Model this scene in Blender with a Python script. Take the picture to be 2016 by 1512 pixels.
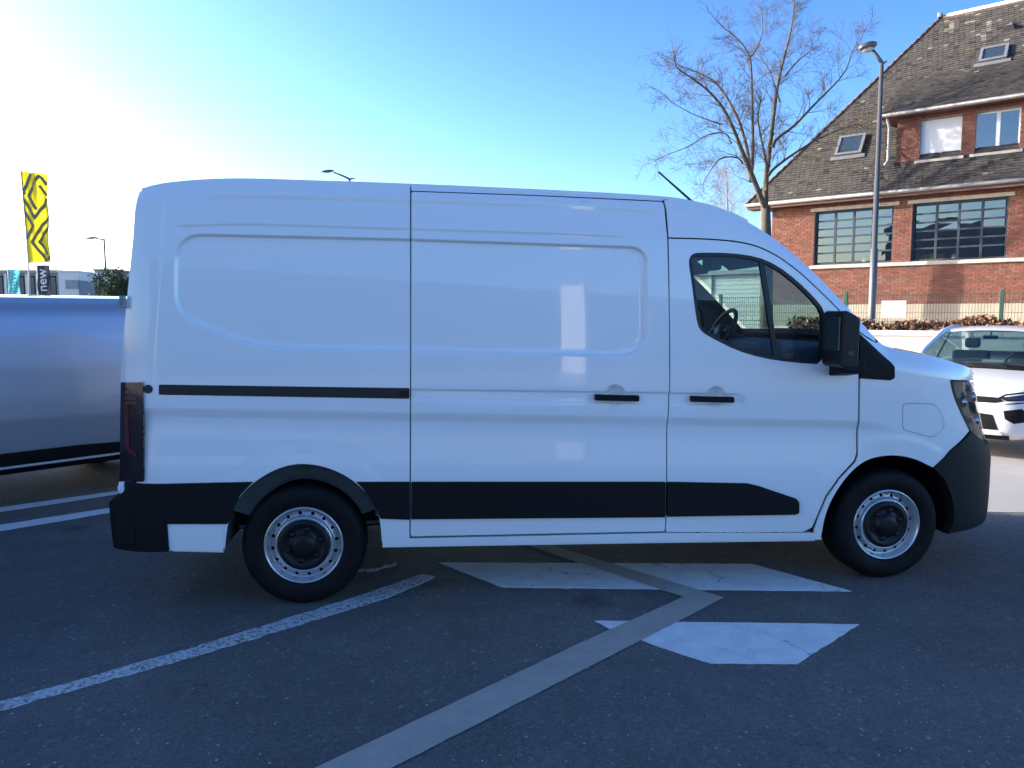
import bpy, bmesh, math, random
import numpy as np
from mathutils import Vector, Matrix
from mathutils.geometry import delaunay_2d_cdt

for o in list(bpy.data.objects): bpy.data.objects.remove(o)
SC = bpy.context.scene
COL = SC.collection
R = math.radians
random.seed(7); np.random.seed(7)

# ------------------------------------------------------------------ camera
CAM_H, FPX, PITCH = 1.67, 1514.0, math.atan((756 - 618) / 1514.0)
cam_d = bpy.data.cameras.new('camera'); cam = bpy.data.objects.new('camera', cam_d); COL.objects.link(cam)
cam_d.sensor_width = 36.0; cam_d.lens = FPX / 2016 * 36.0
cam_d.clip_start = 0.05; cam_d.clip_end = 3000
cam.location = (0, 0, CAM_H); cam.rotation_euler = (R(90) - PITCH, 0, 0)
SC.camera = cam

# ------------------------------------------------------------------ sky + sun
SUN_A, SUN_EL = 72.0, 18.0            # degrees to the left of the view axis, elevation
w = bpy.data.worlds.new('World'); SC.world = w; w.use_nodes = True
nt = w.node_tree; nt.nodes.clear()
sky = nt.nodes.new('ShaderNodeTexSky'); sky.sky_type = 'NISHITA'; sky.sun_disc = False
sky.sun_elevation = R(SUN_EL); sky.sun_rotation = R(-SUN_A)
sky.altitude = 50; sky.air_density = 1.0; sky.dust_density = 1.4; sky.ozone_density = 2.0
bg = nt.nodes.new('ShaderNodeBackground'); bg.inputs[1].default_value = 0.15
wo = nt.nodes.new('ShaderNodeOutputWorld')
hsv = nt.nodes.new('ShaderNodeHueSaturation'); hsv.inputs['Saturation'].default_value = 1.1
wb = nt.nodes.new('ShaderNodeMix'); wb.data_type = 'RGBA'; wb.blend_type = 'MULTIPLY'; wb.inputs[0].default_value = 1.0; wb.inputs[7].default_value = (0.88, 0.91, 1.0, 1)   # daylight white balance of the camera
nt.links.new(sky.outputs[0], wb.inputs[6]); nt.links.new(wb.outputs[2], hsv.inputs['Color']); k0 = nt.nodes.new('ShaderNodeVectorMath'); k0.operation = 'SCALE'; k0.inputs['Scale'].default_value = 0.2      # steeper clear-air contrast, the same for the whole sky
gm = nt.nodes.new('ShaderNodeGamma'); gm.inputs['Gamma'].default_value = 1.5
k1 = nt.nodes.new('ShaderNodeVectorMath'); k1.operation = 'SCALE'; k1.inputs['Scale'].default_value = 5.0
nt.links.new(hsv.outputs[0], k0.inputs[0]); nt.links.new(k0.outputs[0], gm.inputs[0]); nt.links.new(gm.outputs[0], k1.inputs[0]); nt.links.new(k1.outputs[0], bg.inputs[0]); nt.links.new(bg.outputs[0], wo.inputs[0])
sun_dir = Vector((-math.sin(R(SUN_A)) * math.cos(R(SUN_EL)), math.cos(R(SUN_A)) * math.cos(R(SUN_EL)), math.sin(R(SUN_EL))))
sd = bpy.data.lights.new('sun', 'SUN'); sd.energy = 3.7; sd.angle = R(0.5); sd.color = (1.0, 0.95, 0.87)
sun = bpy.data.objects.new('sun', sd); COL.objects.link(sun)
sun.rotation_euler = sun_dir.to_track_quat('Z', 'Y').to_euler(); sun.location = (-30, 10, 30)
SC.view_settings.view_transform = 'Standard'; SC.view_settings.look = 'None'
SC.view_settings.gamma = 1.0; SC.view_settings.use_curve_mapping = False
SC.view_settings.exposure = 1.7

# ------------------------------------------------------------------ pixel helpers (a pixel is only a direction)
CP, SP = math.cos(PITCH), math.sin(PITCH)
def ray(u, v):
    a, b = (u - 1008) / FPX, (756 - v) / FPX
    return np.array([a, CP + b * SP, -SP + b * CP])
def gnd(u, v, z=0.0):
    d = ray(u, v); t = (z - CAM_H) / d[2]
    return np.array([d[0] * t, d[1] * t, z])
def at(u, v, Y):                       # point on the vertical plane y = Y
    d = ray(u, v); t = Y / d[1]
    return np.array([d[0] * t, Y, CAM_H + d[2] * t])
def proj(P):
    x, y, z = P[0], P[1], P[2] - CAM_H
    dep = y * CP - z * SP
    return 1008 + FPX * x / dep, 756 - FPX * (y * SP + z * CP) / dep

# ------------------------------------------------------------------ materials
MATS = {}
def mat(name, col, rough=0.5, metal=0.0, coat=0.0, spec=0.5, var=0.0, vscale=4.0, bump=0.0, bscale=60.0, ior=None, sheen=0, trans=0.0):
    m = bpy.data.materials.new(name); m.use_nodes = True
    n, l = m.node_tree.nodes, m.node_tree.links
    p = n['Principled BSDF']
    p.inputs['Base Color'].default_value = (*col, 1); p.inputs['Roughness'].default_value = rough
    p.inputs['Metallic'].default_value = metal; p.inputs['Coat Weight'].default_value = coat
    p.inputs['Coat Roughness'].default_value = 0.03
    p.inputs['Specular IOR Level'].default_value = spec
    if ior: p.inputs['IOR'].default_value = ior
    if var > 0 or bump > 0:
        tc = n.new('ShaderNodeTexCoord')
    if var > 0:
        nz = n.new('ShaderNodeTexNoise'); nz.inputs['Scale'].default_value = vscale; nz.inputs['Detail'].default_value = 6; nz.inputs['Roughness'].default_value = 0.65
        l.new(tc.outputs['Object'], nz.inputs['Vector'])
        r = n.new('ShaderNodeValToRGB')
        r.color_ramp.elements[0].position = 0.3; r.color_ramp.elements[1].position = 0.7
        r.color_ramp.elements[0].color = (*[c * (1 - var) for c in col], 1)
        r.color_ramp.elements[1].color = (*[min(1, c * (1 + var)) for c in col], 1)
        l.new(nz.outputs['Fac'], r.inputs['Fac']); l.new(r.outputs['Color'], p.inputs['Base Color'])
    if bump > 0:
        nb = n.new('ShaderNodeTexNoise'); nb.inputs['Scale'].default_value = bscale; nb.inputs['Detail'].default_value = 4
        l.new(tc.outputs['Object'], nb.inputs['Vector'])
        b = n.new('ShaderNodeBump'); b.inputs['Strength'].default_value = bump; b.inputs['Distance'].default_value = 0.01
        l.new(nb.outputs['Fac'], b.inputs['Height']); l.new(b.outputs['Normal'], p.inputs['Normal'])
    MATS[name] = m
    return m
def glass(name, tint=(0.8, 0.88, 0.86), ior=1.5, rough=0.0):
    m = bpy.data.materials.new(name); m.use_nodes = True
    n, l = m.node_tree.nodes, m.node_tree.links; n.clear()
    o = n.new('ShaderNodeOutputMaterial'); mx = n.new('ShaderNodeMixShader'); fr = n.new('ShaderNodeFresnel'); fr.inputs[0].default_value = ior
    ge = n.new('ShaderNodeNewGeometry'); mi = n.new('ShaderNodeMapRange'); mi.inputs[3].default_value = ior; mi.inputs[4].default_value = 1 / ior
    l.new(ge.outputs['Backfacing'], mi.inputs[0]); l.new(mi.outputs[0], fr.inputs[0])
    t = n.new('ShaderNodeBsdfTransparent'); t.inputs[0].default_value = (*tint, 1)
    g = n.new('ShaderNodeBsdfGlossy'); g.inputs['Roughness'].default_value = rough
    l.new(fr.outputs[0], mx.inputs[0]); l.new(t.outputs[0], mx.inputs[1]); l.new(g.outputs[0], mx.inputs[2]); l.new(mx.outputs[0], o.inputs[0])
    MATS[name] = m
    return m
def attr_mat(name, rough=0.8, bump=0.0, bscale=80.0, spec=0.3, noise=0.15, nscale=8.0):
    """base colour from the per-piece colour attribute 'tone', with fine noise"""
    m = bpy.data.materials.new(name); m.use_nodes = True
    n, l = m.node_tree.nodes, m.node_tree.links; p = n['Principled BSDF']
    p.inputs['Roughness'].default_value = rough; p.inputs['Specular IOR Level'].default_value = spec
    a = n.new('ShaderNodeAttribute'); a.attribute_name = 'tone'
    tc = n.new('ShaderNodeTexCoord'); nz = n.new('ShaderNodeTexNoise'); nz.inputs['Scale'].default_value = nscale; nz.inputs['Detail'].default_value = 8
    l.new(tc.outputs['Object'], nz.inputs['Vector'])
    mr = n.new('ShaderNodeMapRange'); mr.inputs[1].default_value = 0.25; mr.inputs[2].default_value = 0.75; mr.inputs[3].default_value = 1 - noise; mr.inputs[4].default_value = 1 + noise
    l.new(nz.outputs['Fac'], mr.inputs[0])
    mx = n.new('ShaderNodeMix'); mx.data_type = 'RGBA'; mx.blend_type = 'MULTIPLY'; mx.inputs[0].default_value = 1.0
    l.new(a.outputs['Color'], mx.inputs[6]); l.new(mr.outputs[0], mx.inputs[7]); l.new(mx.outputs[2], p.inputs['Base Color'])
    if bump:
        nb = n.new('ShaderNodeTexNoise'); nb.inputs['Scale'].default_value = bscale; l.new(tc.outputs['Object'], nb.inputs['Vector'])
        b = n.new('ShaderNodeBump'); b.inputs['Strength'].default_value = bump; b.inputs['Distance'].default_value = 0.02
        l.new(nb.outputs['Fac'], b.inputs['Height']); l.new(b.outputs['Normal'], p.inputs['Normal'])
    MATS[name] = m
    return m

mat('paint', (0.86, 0.86, 0.85), 0.35, coat=1.0)
mat('car_white', (0.74, 0.74, 0.74), 0.3, coat=1.0)
mat('silver', (0.46, 0.47, 0.50), 0.36, metal=0.45, coat=1.0)
mat('plastic', (0.007, 0.007, 0.008), 0.6, spec=0.2, bump=0.15, bscale=900)
mat('plastic_grey', (0.009, 0.009, 0.011), 0.45, spec=0.3)
mat('liner', (0.045, 0.052, 0.055), 0.8, bump=0.5, bscale=150, var=0.25, vscale=9)
mat('rubber', (0.012, 0.012, 0.013), 0.5)
mat('tyre', (0.006, 0.006, 0.0065), 0.65, spec=0.2, var=0.3, vscale=14)
mat('rim', (0.42, 0.43, 0.45), 0.32, metal=0.6)
mat('rim_dark', (0.20, 0.205, 0.215), 0.35, metal=0.6)
mat('rim_bright', (0.62, 0.63, 0.65), 0.25, metal=0.7)
mat('dark', (0.010, 0.010, 0.011), 0.9, spec=0.1)
mat('chassis', (0.02, 0.02, 0.022), 0.7)
mat('frame_grey', (0.30, 0.30, 0.30), 0.6, var=0.3, vscale=10)
mat('cabin', (0.11, 0.12, 0.135), 0.7)
mat('cabin_dark', (0.05, 0.053, 0.06), 0.8)
mat('cabin_light', (0.25, 0.26, 0.27), 0.8)
mat('seat_cloth', (0.04, 0.042, 0.048), 0.9)
mat('lens_red', (0.12, 0.008, 0.006), 0.2, coat=1.0)
mat('lens_dark', (0.018, 0.007, 0.012), 0.15, coat=1.0)
mat('lamp_inner', (0.10, 0.10, 0.11), 0.25, metal=0.7)
mat('chrome', (0.75, 0.75, 0.76), 0.12, metal=1.0)
mat('mirror_glass', (0.8, 0.8, 0.8), 0.02, metal=1.0)
mat('white_trim', (0.7, 0.7, 0.7), 0.5)
glass('van_glass', (0.52, 0.68, 0.71))
glass('clear_glass', (0.86, 0.90, 0.90))
glass('car_glass', (0.30, 0.40, 0.40), ior=1.7)
glass('headlamp_glass', (0.80, 0.83, 0.85))
glass('house_glass', (0.42, 0.46, 0.48), ior=2.9)
mat('skylight_glass', (0.03, 0.05, 0.06), 0.03, spec=1.0, ior=1.9)

# ------------------------------------------------------------------ object helpers
def tag(o, label=None, cat=None, group=None, kind=None):
    if label: o['label'] = label
    if cat: o['category'] = cat
    if group: o['group'] = group
    if kind: o['kind'] = kind
    return o
def empty(name, loc=(0, 0, 0), rz=0.0):
    o = bpy.data.objects.new(name, None); COL.objects.link(o)
    o.location = loc; o.rotation_euler = (0, 0, rz); o.empty_display_size = 0.2
    return o
def link(name, me, m=None, parent=None):
    o = bpy.data.objects.new(name, me); COL.objects.link(o)
    if m:
        me.materials.clear(); me.materials.append(MATS[m] if isinstance(m, str) else m)
    if parent: o.parent = parent
    return o
class MB:
    def __init__(s): s.v = []; s.f = []
    def add(s, vs, fs):
        k = len(s.v); s.v += [tuple(float(c) for c in p) for p in vs]; s.f += [tuple(i + k for i in f) for f in fs]; return s
    def box(s, c, d, rot=None):
        x, y, z = (q / 2 for q in d); pts = [(-x, -y, -z), (x, -y, -z), (x, y, -z), (-x, y, -z), (-x, -y, z), (x, -y, z), (x, y, z), (-x, y, z)]
        M = rot if rot is not None else Matrix.Identity(3)
        pts = [tuple(M @ Vector(p) + Vector(c)) for p in pts]
        return s.add(pts, [(3, 2, 1, 0), (4, 5, 6, 7), (0, 1, 5, 4), (1, 2, 6, 5), (2, 3, 7, 6), (3, 0, 4, 7)])
    def box2(s, a, b):
        return s.box([(p + q) / 2 for p, q in zip(a, b)], [abs(q - p) for p, q in zip(a, b)])
    def tube(s, pts, rad, n=8, cap=True):
        pts = [Vector(p) for p in pts]
        if not hasattr(rad, '__len__'): rad = [rad] * len(pts)
        rings = []; up = None
        for i, p in enumerate(pts):
            d = (pts[min(i + 1, len(pts) - 1)] - pts[max(i - 1, 0)])
            if d.length < 1e-9: d = Vector((0, 0, 1))
            d.normalize()
            if up is None: up = d.orthogonal().normalized()
            else:
                up = up - d * up.dot(d)
                up = up.normalized() if up.length > 1e-6 else d.orthogonal().normalized()
            b = d.cross(up)
            rings.append([p + (up * math.cos(2 * math.pi * k / n) + b * math.sin(2 * math.pi * k / n)) * rad[i] for k in range(n)])
        vs = [q for r in rings for q in r]; fs = []
        for i in range(len(rings) - 1):
            for k in range(n):
                fs.append((i * n + k, i * n + (k + 1) % n, (i + 1) * n + (k + 1) % n, (i + 1) * n + k))
        if cap:
            fs.append(tuple(range(n - 1, -1, -1))); fs.append(tuple(range((len(rings) - 1) * n, len(rings) * n)))
        return s.add(vs, fs)
    def lathe(s, prof, n=48, origin=(0, 0, 0), axis='y'):
        """profile of (radius, along) revolved about an axis"""
        vs = []; o = origin
        for r, h in prof:
            for k in range(n):
                a = 2 * math.pi * k / n; c, q = r * math.cos(a), r * math.sin(a)
                vs.append((o[0] + c, o[1] + h, o[2] + q) if axis == 'y' else ((o[0] + c, o[1] + q, o[2] + h) if axis == 'z' else (o[0] + h, o[1] + c, o[2] + q)))
        fs = []
        for i in range(len(prof) - 1):
            for k in range(n):
                fs.append((i * n + k, i * n + (k + 1) % n, (i + 1) * n + (k + 1) % n, (i + 1) * n + k))
        return s.add(vs, fs)
    def prism(s, poly, d0, d1):
        """3-D polygon extruded from offset d0 to d1 (vectors)"""
        n = len(poly); d0, d1 = np.array(d0), np.array(d1)
        vs = [tuple(np.array(p) + d0) for p in poly] + [tuple(np.array(p) + d1) for p in poly]
        fs = [tuple(range(n - 1, -1, -1)), tuple(range(n, 2 * n))] + [(i, (i + 1) % n, n + (i + 1) % n, n + i) for i in range(n)]
        return s.add(vs, fs)
    def mesh(s, smooth=False, fix=True):
        me = bpy.data.meshes.new('m'); me.from_pydata(s.v, [], s.f)
        if fix:
            b = bmesh.new(); b.from_mesh(me); bmesh.ops.recalc_face_normals(b, faces=b.faces); b.to_mesh(me); b.free()
        if smooth is True: me.polygons.foreach_set('use_smooth', [True] * len(me.polygons))
        me.update()
        if smooth == 'auto': me.shade_auto = None
        return me
    def build(s, name, m, parent=None, smooth=False, bevel=0.0, fix=True, sub=0, angle=None):
        me = s.mesh(smooth is True, fix)
        o = link(name, me, m, parent)
        if bevel:
            b = o.modifiers.new('bevel', 'BEVEL'); b.width = bevel; b.segments = 2; b.limit_method = 'ANGLE'; b.angle_limit = R(30)
            me.polygons.foreach_set('use_smooth', [True] * len(me.polygons))
            try: b.harden_normals = True
            except Exception: pass
        if sub:
            q = o.modifiers.new('sub', 'SUBSURF'); q.levels = sub; q.render_levels = sub
        return o
def grid_mesh(P, flip=False):
    """P[i][j] 3-D points -> quads"""
    P = np.asarray(P, float); a, b = P.shape[:2]
    fs = []
    for i in range(a - 1):
        for j in range(b - 1):
            q = (i * b + j, i * b + j + 1, (i + 1) * b + j + 1, (i + 1) * b + j)
            fs.append(q[::-1] if flip else q)
    return P.reshape(-1, 3), fs
def set_tone(me, cols):
    at_ = me.attributes.new('tone', 'FLOAT_COLOR', 'FACE')
    at_.data.foreach_set('color', np.asarray(cols, 'f').reshape(-1))
def copy_tree(o, parent=None):
    c = o.copy(); COL.objects.link(c); c.parent = parent
    for ch in list(o.children): copy_tree(ch, c)
    return c
def sstep(a, b, x):
    t = np.clip((np.asarray(x, float) - a) / (b - a), 0, 1); return t * t * (3 - 2 * t)
def resample(pts, step):
    pts = np.asarray(pts, float); out = [pts[0]]
    for p, q in zip(pts[:-1], pts[1:]):
        n = max(1, int(np.ceil(np.linalg.norm(q - p) / step)))
        for k in range(1, n + 1): out.append(p + (q - p) * k / n)
    return np.array(out)
def smooth_poly(pts, closed=False, it=2, keep=()):
    """Chaikin corner cutting"""
    pts = [np.array(p, float) for p in pts]
    for _ in range(it):
        n = len(pts); out = []
        if not closed: out.append(pts[0])
        for i in range(n if closed else n - 1):
            p, q = pts[i], pts[(i + 1) % n]; out += [p * .75 + q * .25, p * .25 + q * .75]
        if not closed: out.append(pts[-1])
        pts = out
    return np.array(pts)
def round_poly(pts, r, n=4):
    """round the corners of a closed polygon; r a number or a list"""
    pts = [np.array(p, float) for p in pts]; N = len(pts); out = []
    for i in range(N):
        ri = r[i] if hasattr(r, '__len__') else r
        p, a, b = pts[i], pts[i - 1], pts[(i + 1) % N]
        da, db = a - p, b - p; la, lb = np.linalg.norm(da), np.linalg.norm(db)
        k = min(ri, la * .49, lb * .49)
        if k <= 1e-9: out.append(p); continue
        s, e = p + da / la * k, p + db / lb * k
        for j in range(n + 1):
            t = j / n; out.append((1 - t) ** 2 * s + 2 * t * (1 - t) * p + t * t * e)
    return np.array(out)
def in_poly(P, poly):
    P = np.asarray(P); x, y = P[:, 0], P[:, 1]; ins = np.zeros(len(P), bool)
    n = len(poly)
    for i in range(n):
        x0, y0 = poly[i]; x1, y1 = poly[(i + 1) % n]
        if y0 == y1: continue
        c = (y0 > y) != (y1 > y)
        ins ^= c & (x < (x1 - x0) * (y - y0) / (y1 - y0) + x0)
    return ins
def dist_line(P, line, closed=False):
    P = np.asarray(P, float); best = np.full(len(P), 1e9)
    L = np.asarray(line, float)
    n = len(L)
    for i in range(n if closed else n - 1):
        a, b = L[i], L[(i + 1) % n]; d = b - a; q = max(d @ d, 1e-12)
        t = np.clip(((P - a) @ d) / q, 0, 1); e = P - a - t[:, None] * d
        best = np.minimum(best, np.hypot(e[:, 0], e[:, 1]))
    return best
# ================================================================== ground
def asphalt_mat():
    m = bpy.data.materials.new('asphalt'); m.use_nodes = True; n, l = m.node_tree.nodes, m.node_tree.links; p = n['Principled BSDF']
    tc = n.new('ShaderNodeTexCoord')
    def noise(s, d=4, r=.6):
        q = n.new('ShaderNodeTexNoise'); q.inputs['Scale'].default_value = s; q.inputs['Detail'].default_value = d; q.inputs['Roughness'].default_value = r; l.new(tc.outputs['Object'], q.inputs['Vector']); return q
    def ramp(src, stops):
        q = n.new('ShaderNodeValToRGB'); q.color_ramp.elements[0].position = stops[0][0]; q.color_ramp.elements[0].color = (*[stops[0][1]] * 3, 1)
        q.color_ramp.elements[1].position = stops[-1][0]; q.color_ramp.elements[1].color = (*[stops[-1][1]] * 3, 1)
        for a, b in stops[1:-1]:
            e = q.color_ramp.elements.new(a); e.color = (b, b, b, 1)
        l.new(src, q.inputs['Fac']); return q
    def mul(a, b, f=1.0, bt='MULTIPLY'):
        q = n.new('ShaderNodeMix'); q.data_type = 'RGBA'; q.blend_type = bt; q.inputs[0].default_value = f; l.new(a, q.inputs[6]); l.new(b, q.inputs[7]); return q.outputs[2]
    big = ramp(noise(.35, 6).outputs['Fac'], [(.3, .72), (.7, 1.25)])
    mid = ramp(noise(3.0, 6, .7).outputs['Fac'], [(.3, .85), (.7, 1.15)])
    fine = ramp(noise(85, 3, .7).outputs['Fac'], [(.30, .70), (.5, 1.0), (.68, 1.40)])
    vor = n.new('ShaderNodeTexVoronoi'); vor.inputs['Scale'].default_value = 55; l.new(tc.outputs['Object'], vor.inputs['Vector'])
    stone = ramp(vor.outputs['Color'], [(.2, .85), (.85, 1.08), (.97, 1.7)])
    base = n.new('ShaderNodeRGB'); base.outputs[0].default_value = (.132, .125, .114, 1)
    c = mul(mul(mul(mul(base.outputs[0], big.outputs[0]), mid.outputs[0]), fine.outputs[0]), stone.outputs[0])
    # rare pale chips
    v2 = n.new('ShaderNodeTexVoronoi'); v2.inputs['Scale'].default_value = 9; l.new(tc.outputs['Object'], v2.inputs['Vector'])
    chip = ramp(v2.outputs['Distance'], [(.028, 1), (.045, 0)]); sel = ramp(v2.outputs['Color'], [(.70, 0), (.74, 1)])
    cm = mul(chip.outputs[0], sel.outputs[0]); mx = n.new('ShaderNodeMix'); mx.data_type = 'RGBA'; l.new(cm, mx.inputs[0]); l.new(c, mx.inputs[6]); mx.inputs[7].default_value = (.35, .34, .33, 1)
    # dark repair / damp blotches
    w2 = ramp(noise(1.1, 8, .75).outputs['Fac'], [(.60, 1.0), (.68, .72)])
    v3 = n.new('ShaderNodeTexVoronoi'); v3.inputs['Scale'].default_value = 1.3; v3.inputs['Randomness'].default_value = 1
    nd = noise(5, 4); va = n.new('ShaderNodeVectorMath'); va.operation = 'MULTIPLY_ADD'; va.inputs[1].default_value = (.25, .25, 0); l.new(nd.outputs['Color'], va.inputs[0]); l.new(tc.outputs['Object'], va.inputs[2]); l.new(va.outputs[0], v3.inputs['Vector'])
    oil = ramp(v3.outputs['Distance'], [(.05, .55), (.20, 1.0)])
    l.new(mul(mul(mx.outputs[2], w2.outputs[0]), oil.outputs[0]), p.inputs['Base Color'])
    p.inputs['Roughness'].default_value = .85; p.inputs['Specular IOR Level'].default_value = .35
    b = n.new('ShaderNodeBump'); b.inputs['Strength'].default_value = .6; b.inputs['Distance'].default_value = .008
    hsum = n.new('ShaderNodeMath'); hsum.operation = 'ADD'; l.new(noise(60, 4, .7).outputs['Fac'], hsum.inputs[0]); l.new(vor.outputs['Distance'], hsum.inputs[1])
    l.new(hsum.outputs[0], b.inputs['Height']); l.new(b.outputs['Normal'], p.inputs['Normal'])
    MATS['asphalt'] = m; return m
asphalt_mat()
gs = MB(); gs.add([(-900, -900, 0), (900, -900, 0), (900, 900, 0), (-900, 900, 0)], [(0, 1, 2, 3)])
tag(gs.build('ground', 'asphalt', fix=False), kind='structure')

def paint_mat(name, col, wear_lo, wear_hi, wscale, crack=0.0, dirt=.25):
    """road paint: the asphalt shows through where it has worn or cracked"""
    m = MATS['asphalt'].copy(); m.name = name; n, l = m.node_tree.nodes, m.node_tree.links; p = n['Principled BSDF']
    src = p.inputs['Base Color'].links[0].from_socket; tc = [q for q in n if q.type == 'TEX_COORD'][0]
    nz = n.new('ShaderNodeTexNoise'); nz.inputs['Scale'].default_value = wscale; nz.inputs['Detail'].default_value = 8; nz.inputs['Roughness'].default_value = .75; l.new(tc.outputs['Object'], nz.inputs['Vector'])
    r = n.new('ShaderNodeValToRGB'); r.color_ramp.elements[0].position = wear_lo; r.color_ramp.elements[1].position = wear_hi
    r.color_ramp.elements[0].color = (0, 0, 0, 1); r.color_ramp.elements[1].color = (1, 1, 1, 1); l.new(nz.outputs['Fac'], r.inputs['Fac'])
    fac = r.outputs[0]
    if crack:
        v = n.new('ShaderNodeTexVoronoi'); v.feature = 'DISTANCE_TO_EDGE'; v.inputs['Scale'].default_value = crack; v.inputs['Randomness'].default_value = 1
        ds = n.new('ShaderNodeTexNoise'); ds.inputs['Scale'].default_value = 6; ds.inputs['Detail'].default_value = 5; l.new(tc.outputs['Object'], ds.inputs['Vector'])
        ad = n.new('ShaderNodeVectorMath'); ad.operation = 'MULTIPLY_ADD'; ad.inputs[1].default_value = (.35, .35, 0); l.new(ds.outputs['Color'], ad.inputs[0]); l.new(tc.outputs['Object'], ad.inputs[2]); l.new(ad.outputs[0], v.inputs['Vector'])
        cr = n.new('ShaderNodeValToRGB'); cr.color_ramp.elements[0].position = .002; cr.color_ramp.elements[1].position = .0065; l.new(v.outputs['Distance'], cr.inputs['Fac'])
        # cracks only here and there
        gz = n.new('ShaderNodeTexNoise'); gz.inputs['Scale'].default_value = 1.7; l.new(tc.outputs['Object'], gz.inputs['Vector'])
        gr = n.new('ShaderNodeValToRGB'); gr.color_ramp.elements[0].position = .52; gr.color_ramp.elements[1].position = .58; gr.color_ramp.elements[0].color = (1, 1, 1, 1); gr.color_ramp.elements[1].color = (0, 0, 0, 1); l.new(gz.outputs['Fac'], gr.inputs['Fac'])
        mxx = n.new('ShaderNodeMath'); mxx.operation = 'MAXIMUM'; l.new(cr.outputs[0], mxx.inputs[0]); l.new(gr.outputs[0], mxx.inputs[1])
        mn = n.new('ShaderNodeMath'); mn.operation = 'MULTIPLY'; l.new(fac, mn.inputs[0]); l.new(mxx.outputs[0], mn.inputs[1]); fac = mn.outputs[0]
    dn = n.new('ShaderNodeTexNoise'); dn.inputs['Scale'].default_value = 7; dn.inputs['Detail'].default_value = 7; dn.inputs['Roughness'].default_value = .7; l.new(tc.outputs['Object'], dn.inputs['Vector'])
    dr = n.new('ShaderNodeValToRGB'); dr.color_ramp.elements[0].position = .3; dr.color_ramp.elements[1].position = .65
    dr.color_ramp.elements[0].color = (*[q * (1 - dirt) for q in col], 1); dr.color_ramp.elements[1].color = (*col, 1); l.new(dn.outputs['Fac'], dr.inputs['Fac'])
    mx = n.new('ShaderNodeMix'); mx.data_type = 'RGBA'; l.new(fac, mx.inputs[0]); l.new(src, mx.inputs[6]); l.new(dr.outputs[0], mx.inputs[7]); l.new(mx.outputs[2], p.inputs['Base Color'])
    [q for q in n if q.type == 'BUMP'][0].inputs['Strength'].default_value = .35
    MATS[name] = m; return m
paint_mat('white_paint', (.83, .82, .79), .24, .30, 26, crack=2.6, dirt=.22)
paint_mat('grey_paint', (.44, .385, .325), .22, .30, 20, dirt=.18)
paint_mat('worn_paint', (.62, .62, .61), .40, .52, 42, dirt=.1)
paint_mat('line_paint', (.80, .79, .77), .28, .38, 40, dirt=.1)
def jagged(poly, amp, step=.05):
    p = resample(np.concatenate([poly, poly[:1]]), step)[:-1]
    return p + np.random.randn(*p.shape) * amp
def marking(name, pxs, m, z, thick=.0, amp=.0022):
    P = np.array([gnd(*q)[:2] for q in pxs]); P = jagged(P, amp); n = len(P)
    mb = MB()
    V = [(x, y, z) for x, y in P] + [(x, y, z - .003) for x, y in P]
    mb.add(V, [tuple(range(n))] + [(i, n + i, n + (i + 1) % n, (i + 1) % n) for i in range(n)])
    o = mb.build(name, m); tag(o, kind='structure'); return o
marking('road_marking_chevron', [(862, 1108), (1480, 1111), (1677, 1165), (990, 1157)], 'white_paint', .004)
marking('road_marking_wedge', [(1170, 1223), (1691, 1230), (1569, 1308), (1400, 1307), (1330, 1285), (1210, 1243)], 'white_paint', .004)
marking('road_line_grey', [(1022, 1070), (1062, 1068), (1424, 1178), (1340, 1222), (740, 1530), (340, 1736), (155, 1736), (590, 1530), (1160, 1260), (1346, 1177)], 'grey_paint', .008, amp=.001)
marking('parking_line_worn', [(-60, 1400), (-700, 1582), (-700, 1606), (-60, 1417), (400, 1289), (760, 1179), (860, 1136), (830, 1130), (700, 1176), (380, 1275)], 'worn_paint', .004, amp=.005)
marking('parking_line_worn', [(705, 1121), (740, 1119), (775, 1108), (782, 1113), (740, 1125), (706, 1126)], 'worn_paint', .0042, amp=.008)
marking('parking_line_upper', [(-60, 1008), (-500, 1071), (-500, 1083), (-60, 1017), (110, 992), (330, 958), (330, 953), (110, 984)], 'line_paint', .004)
marking('parking_line_lower', [(-60, 1044), (-500, 1114), (-500, 1130), (-60, 1056), (110, 1028), (330, 990), (330, 983), (110, 1017)], 'line_paint', .004)

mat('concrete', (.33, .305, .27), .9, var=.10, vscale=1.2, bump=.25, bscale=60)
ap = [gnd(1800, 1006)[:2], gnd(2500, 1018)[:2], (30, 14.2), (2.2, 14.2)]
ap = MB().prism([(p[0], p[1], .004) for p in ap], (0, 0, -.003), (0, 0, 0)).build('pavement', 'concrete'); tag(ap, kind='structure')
bounce_ground = MB().prism([(-40, -2.6, .004), (60, -2.6, .004), (60, -60, .004), (-40, -60, .004)], (0, 0, -.003), (0, 0, 0)).build('pavement', 'concrete'); tag(bounce_ground, kind='structure')  # unseen pale ground added behind the camera, bouncing sunlight onto the van side
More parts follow.
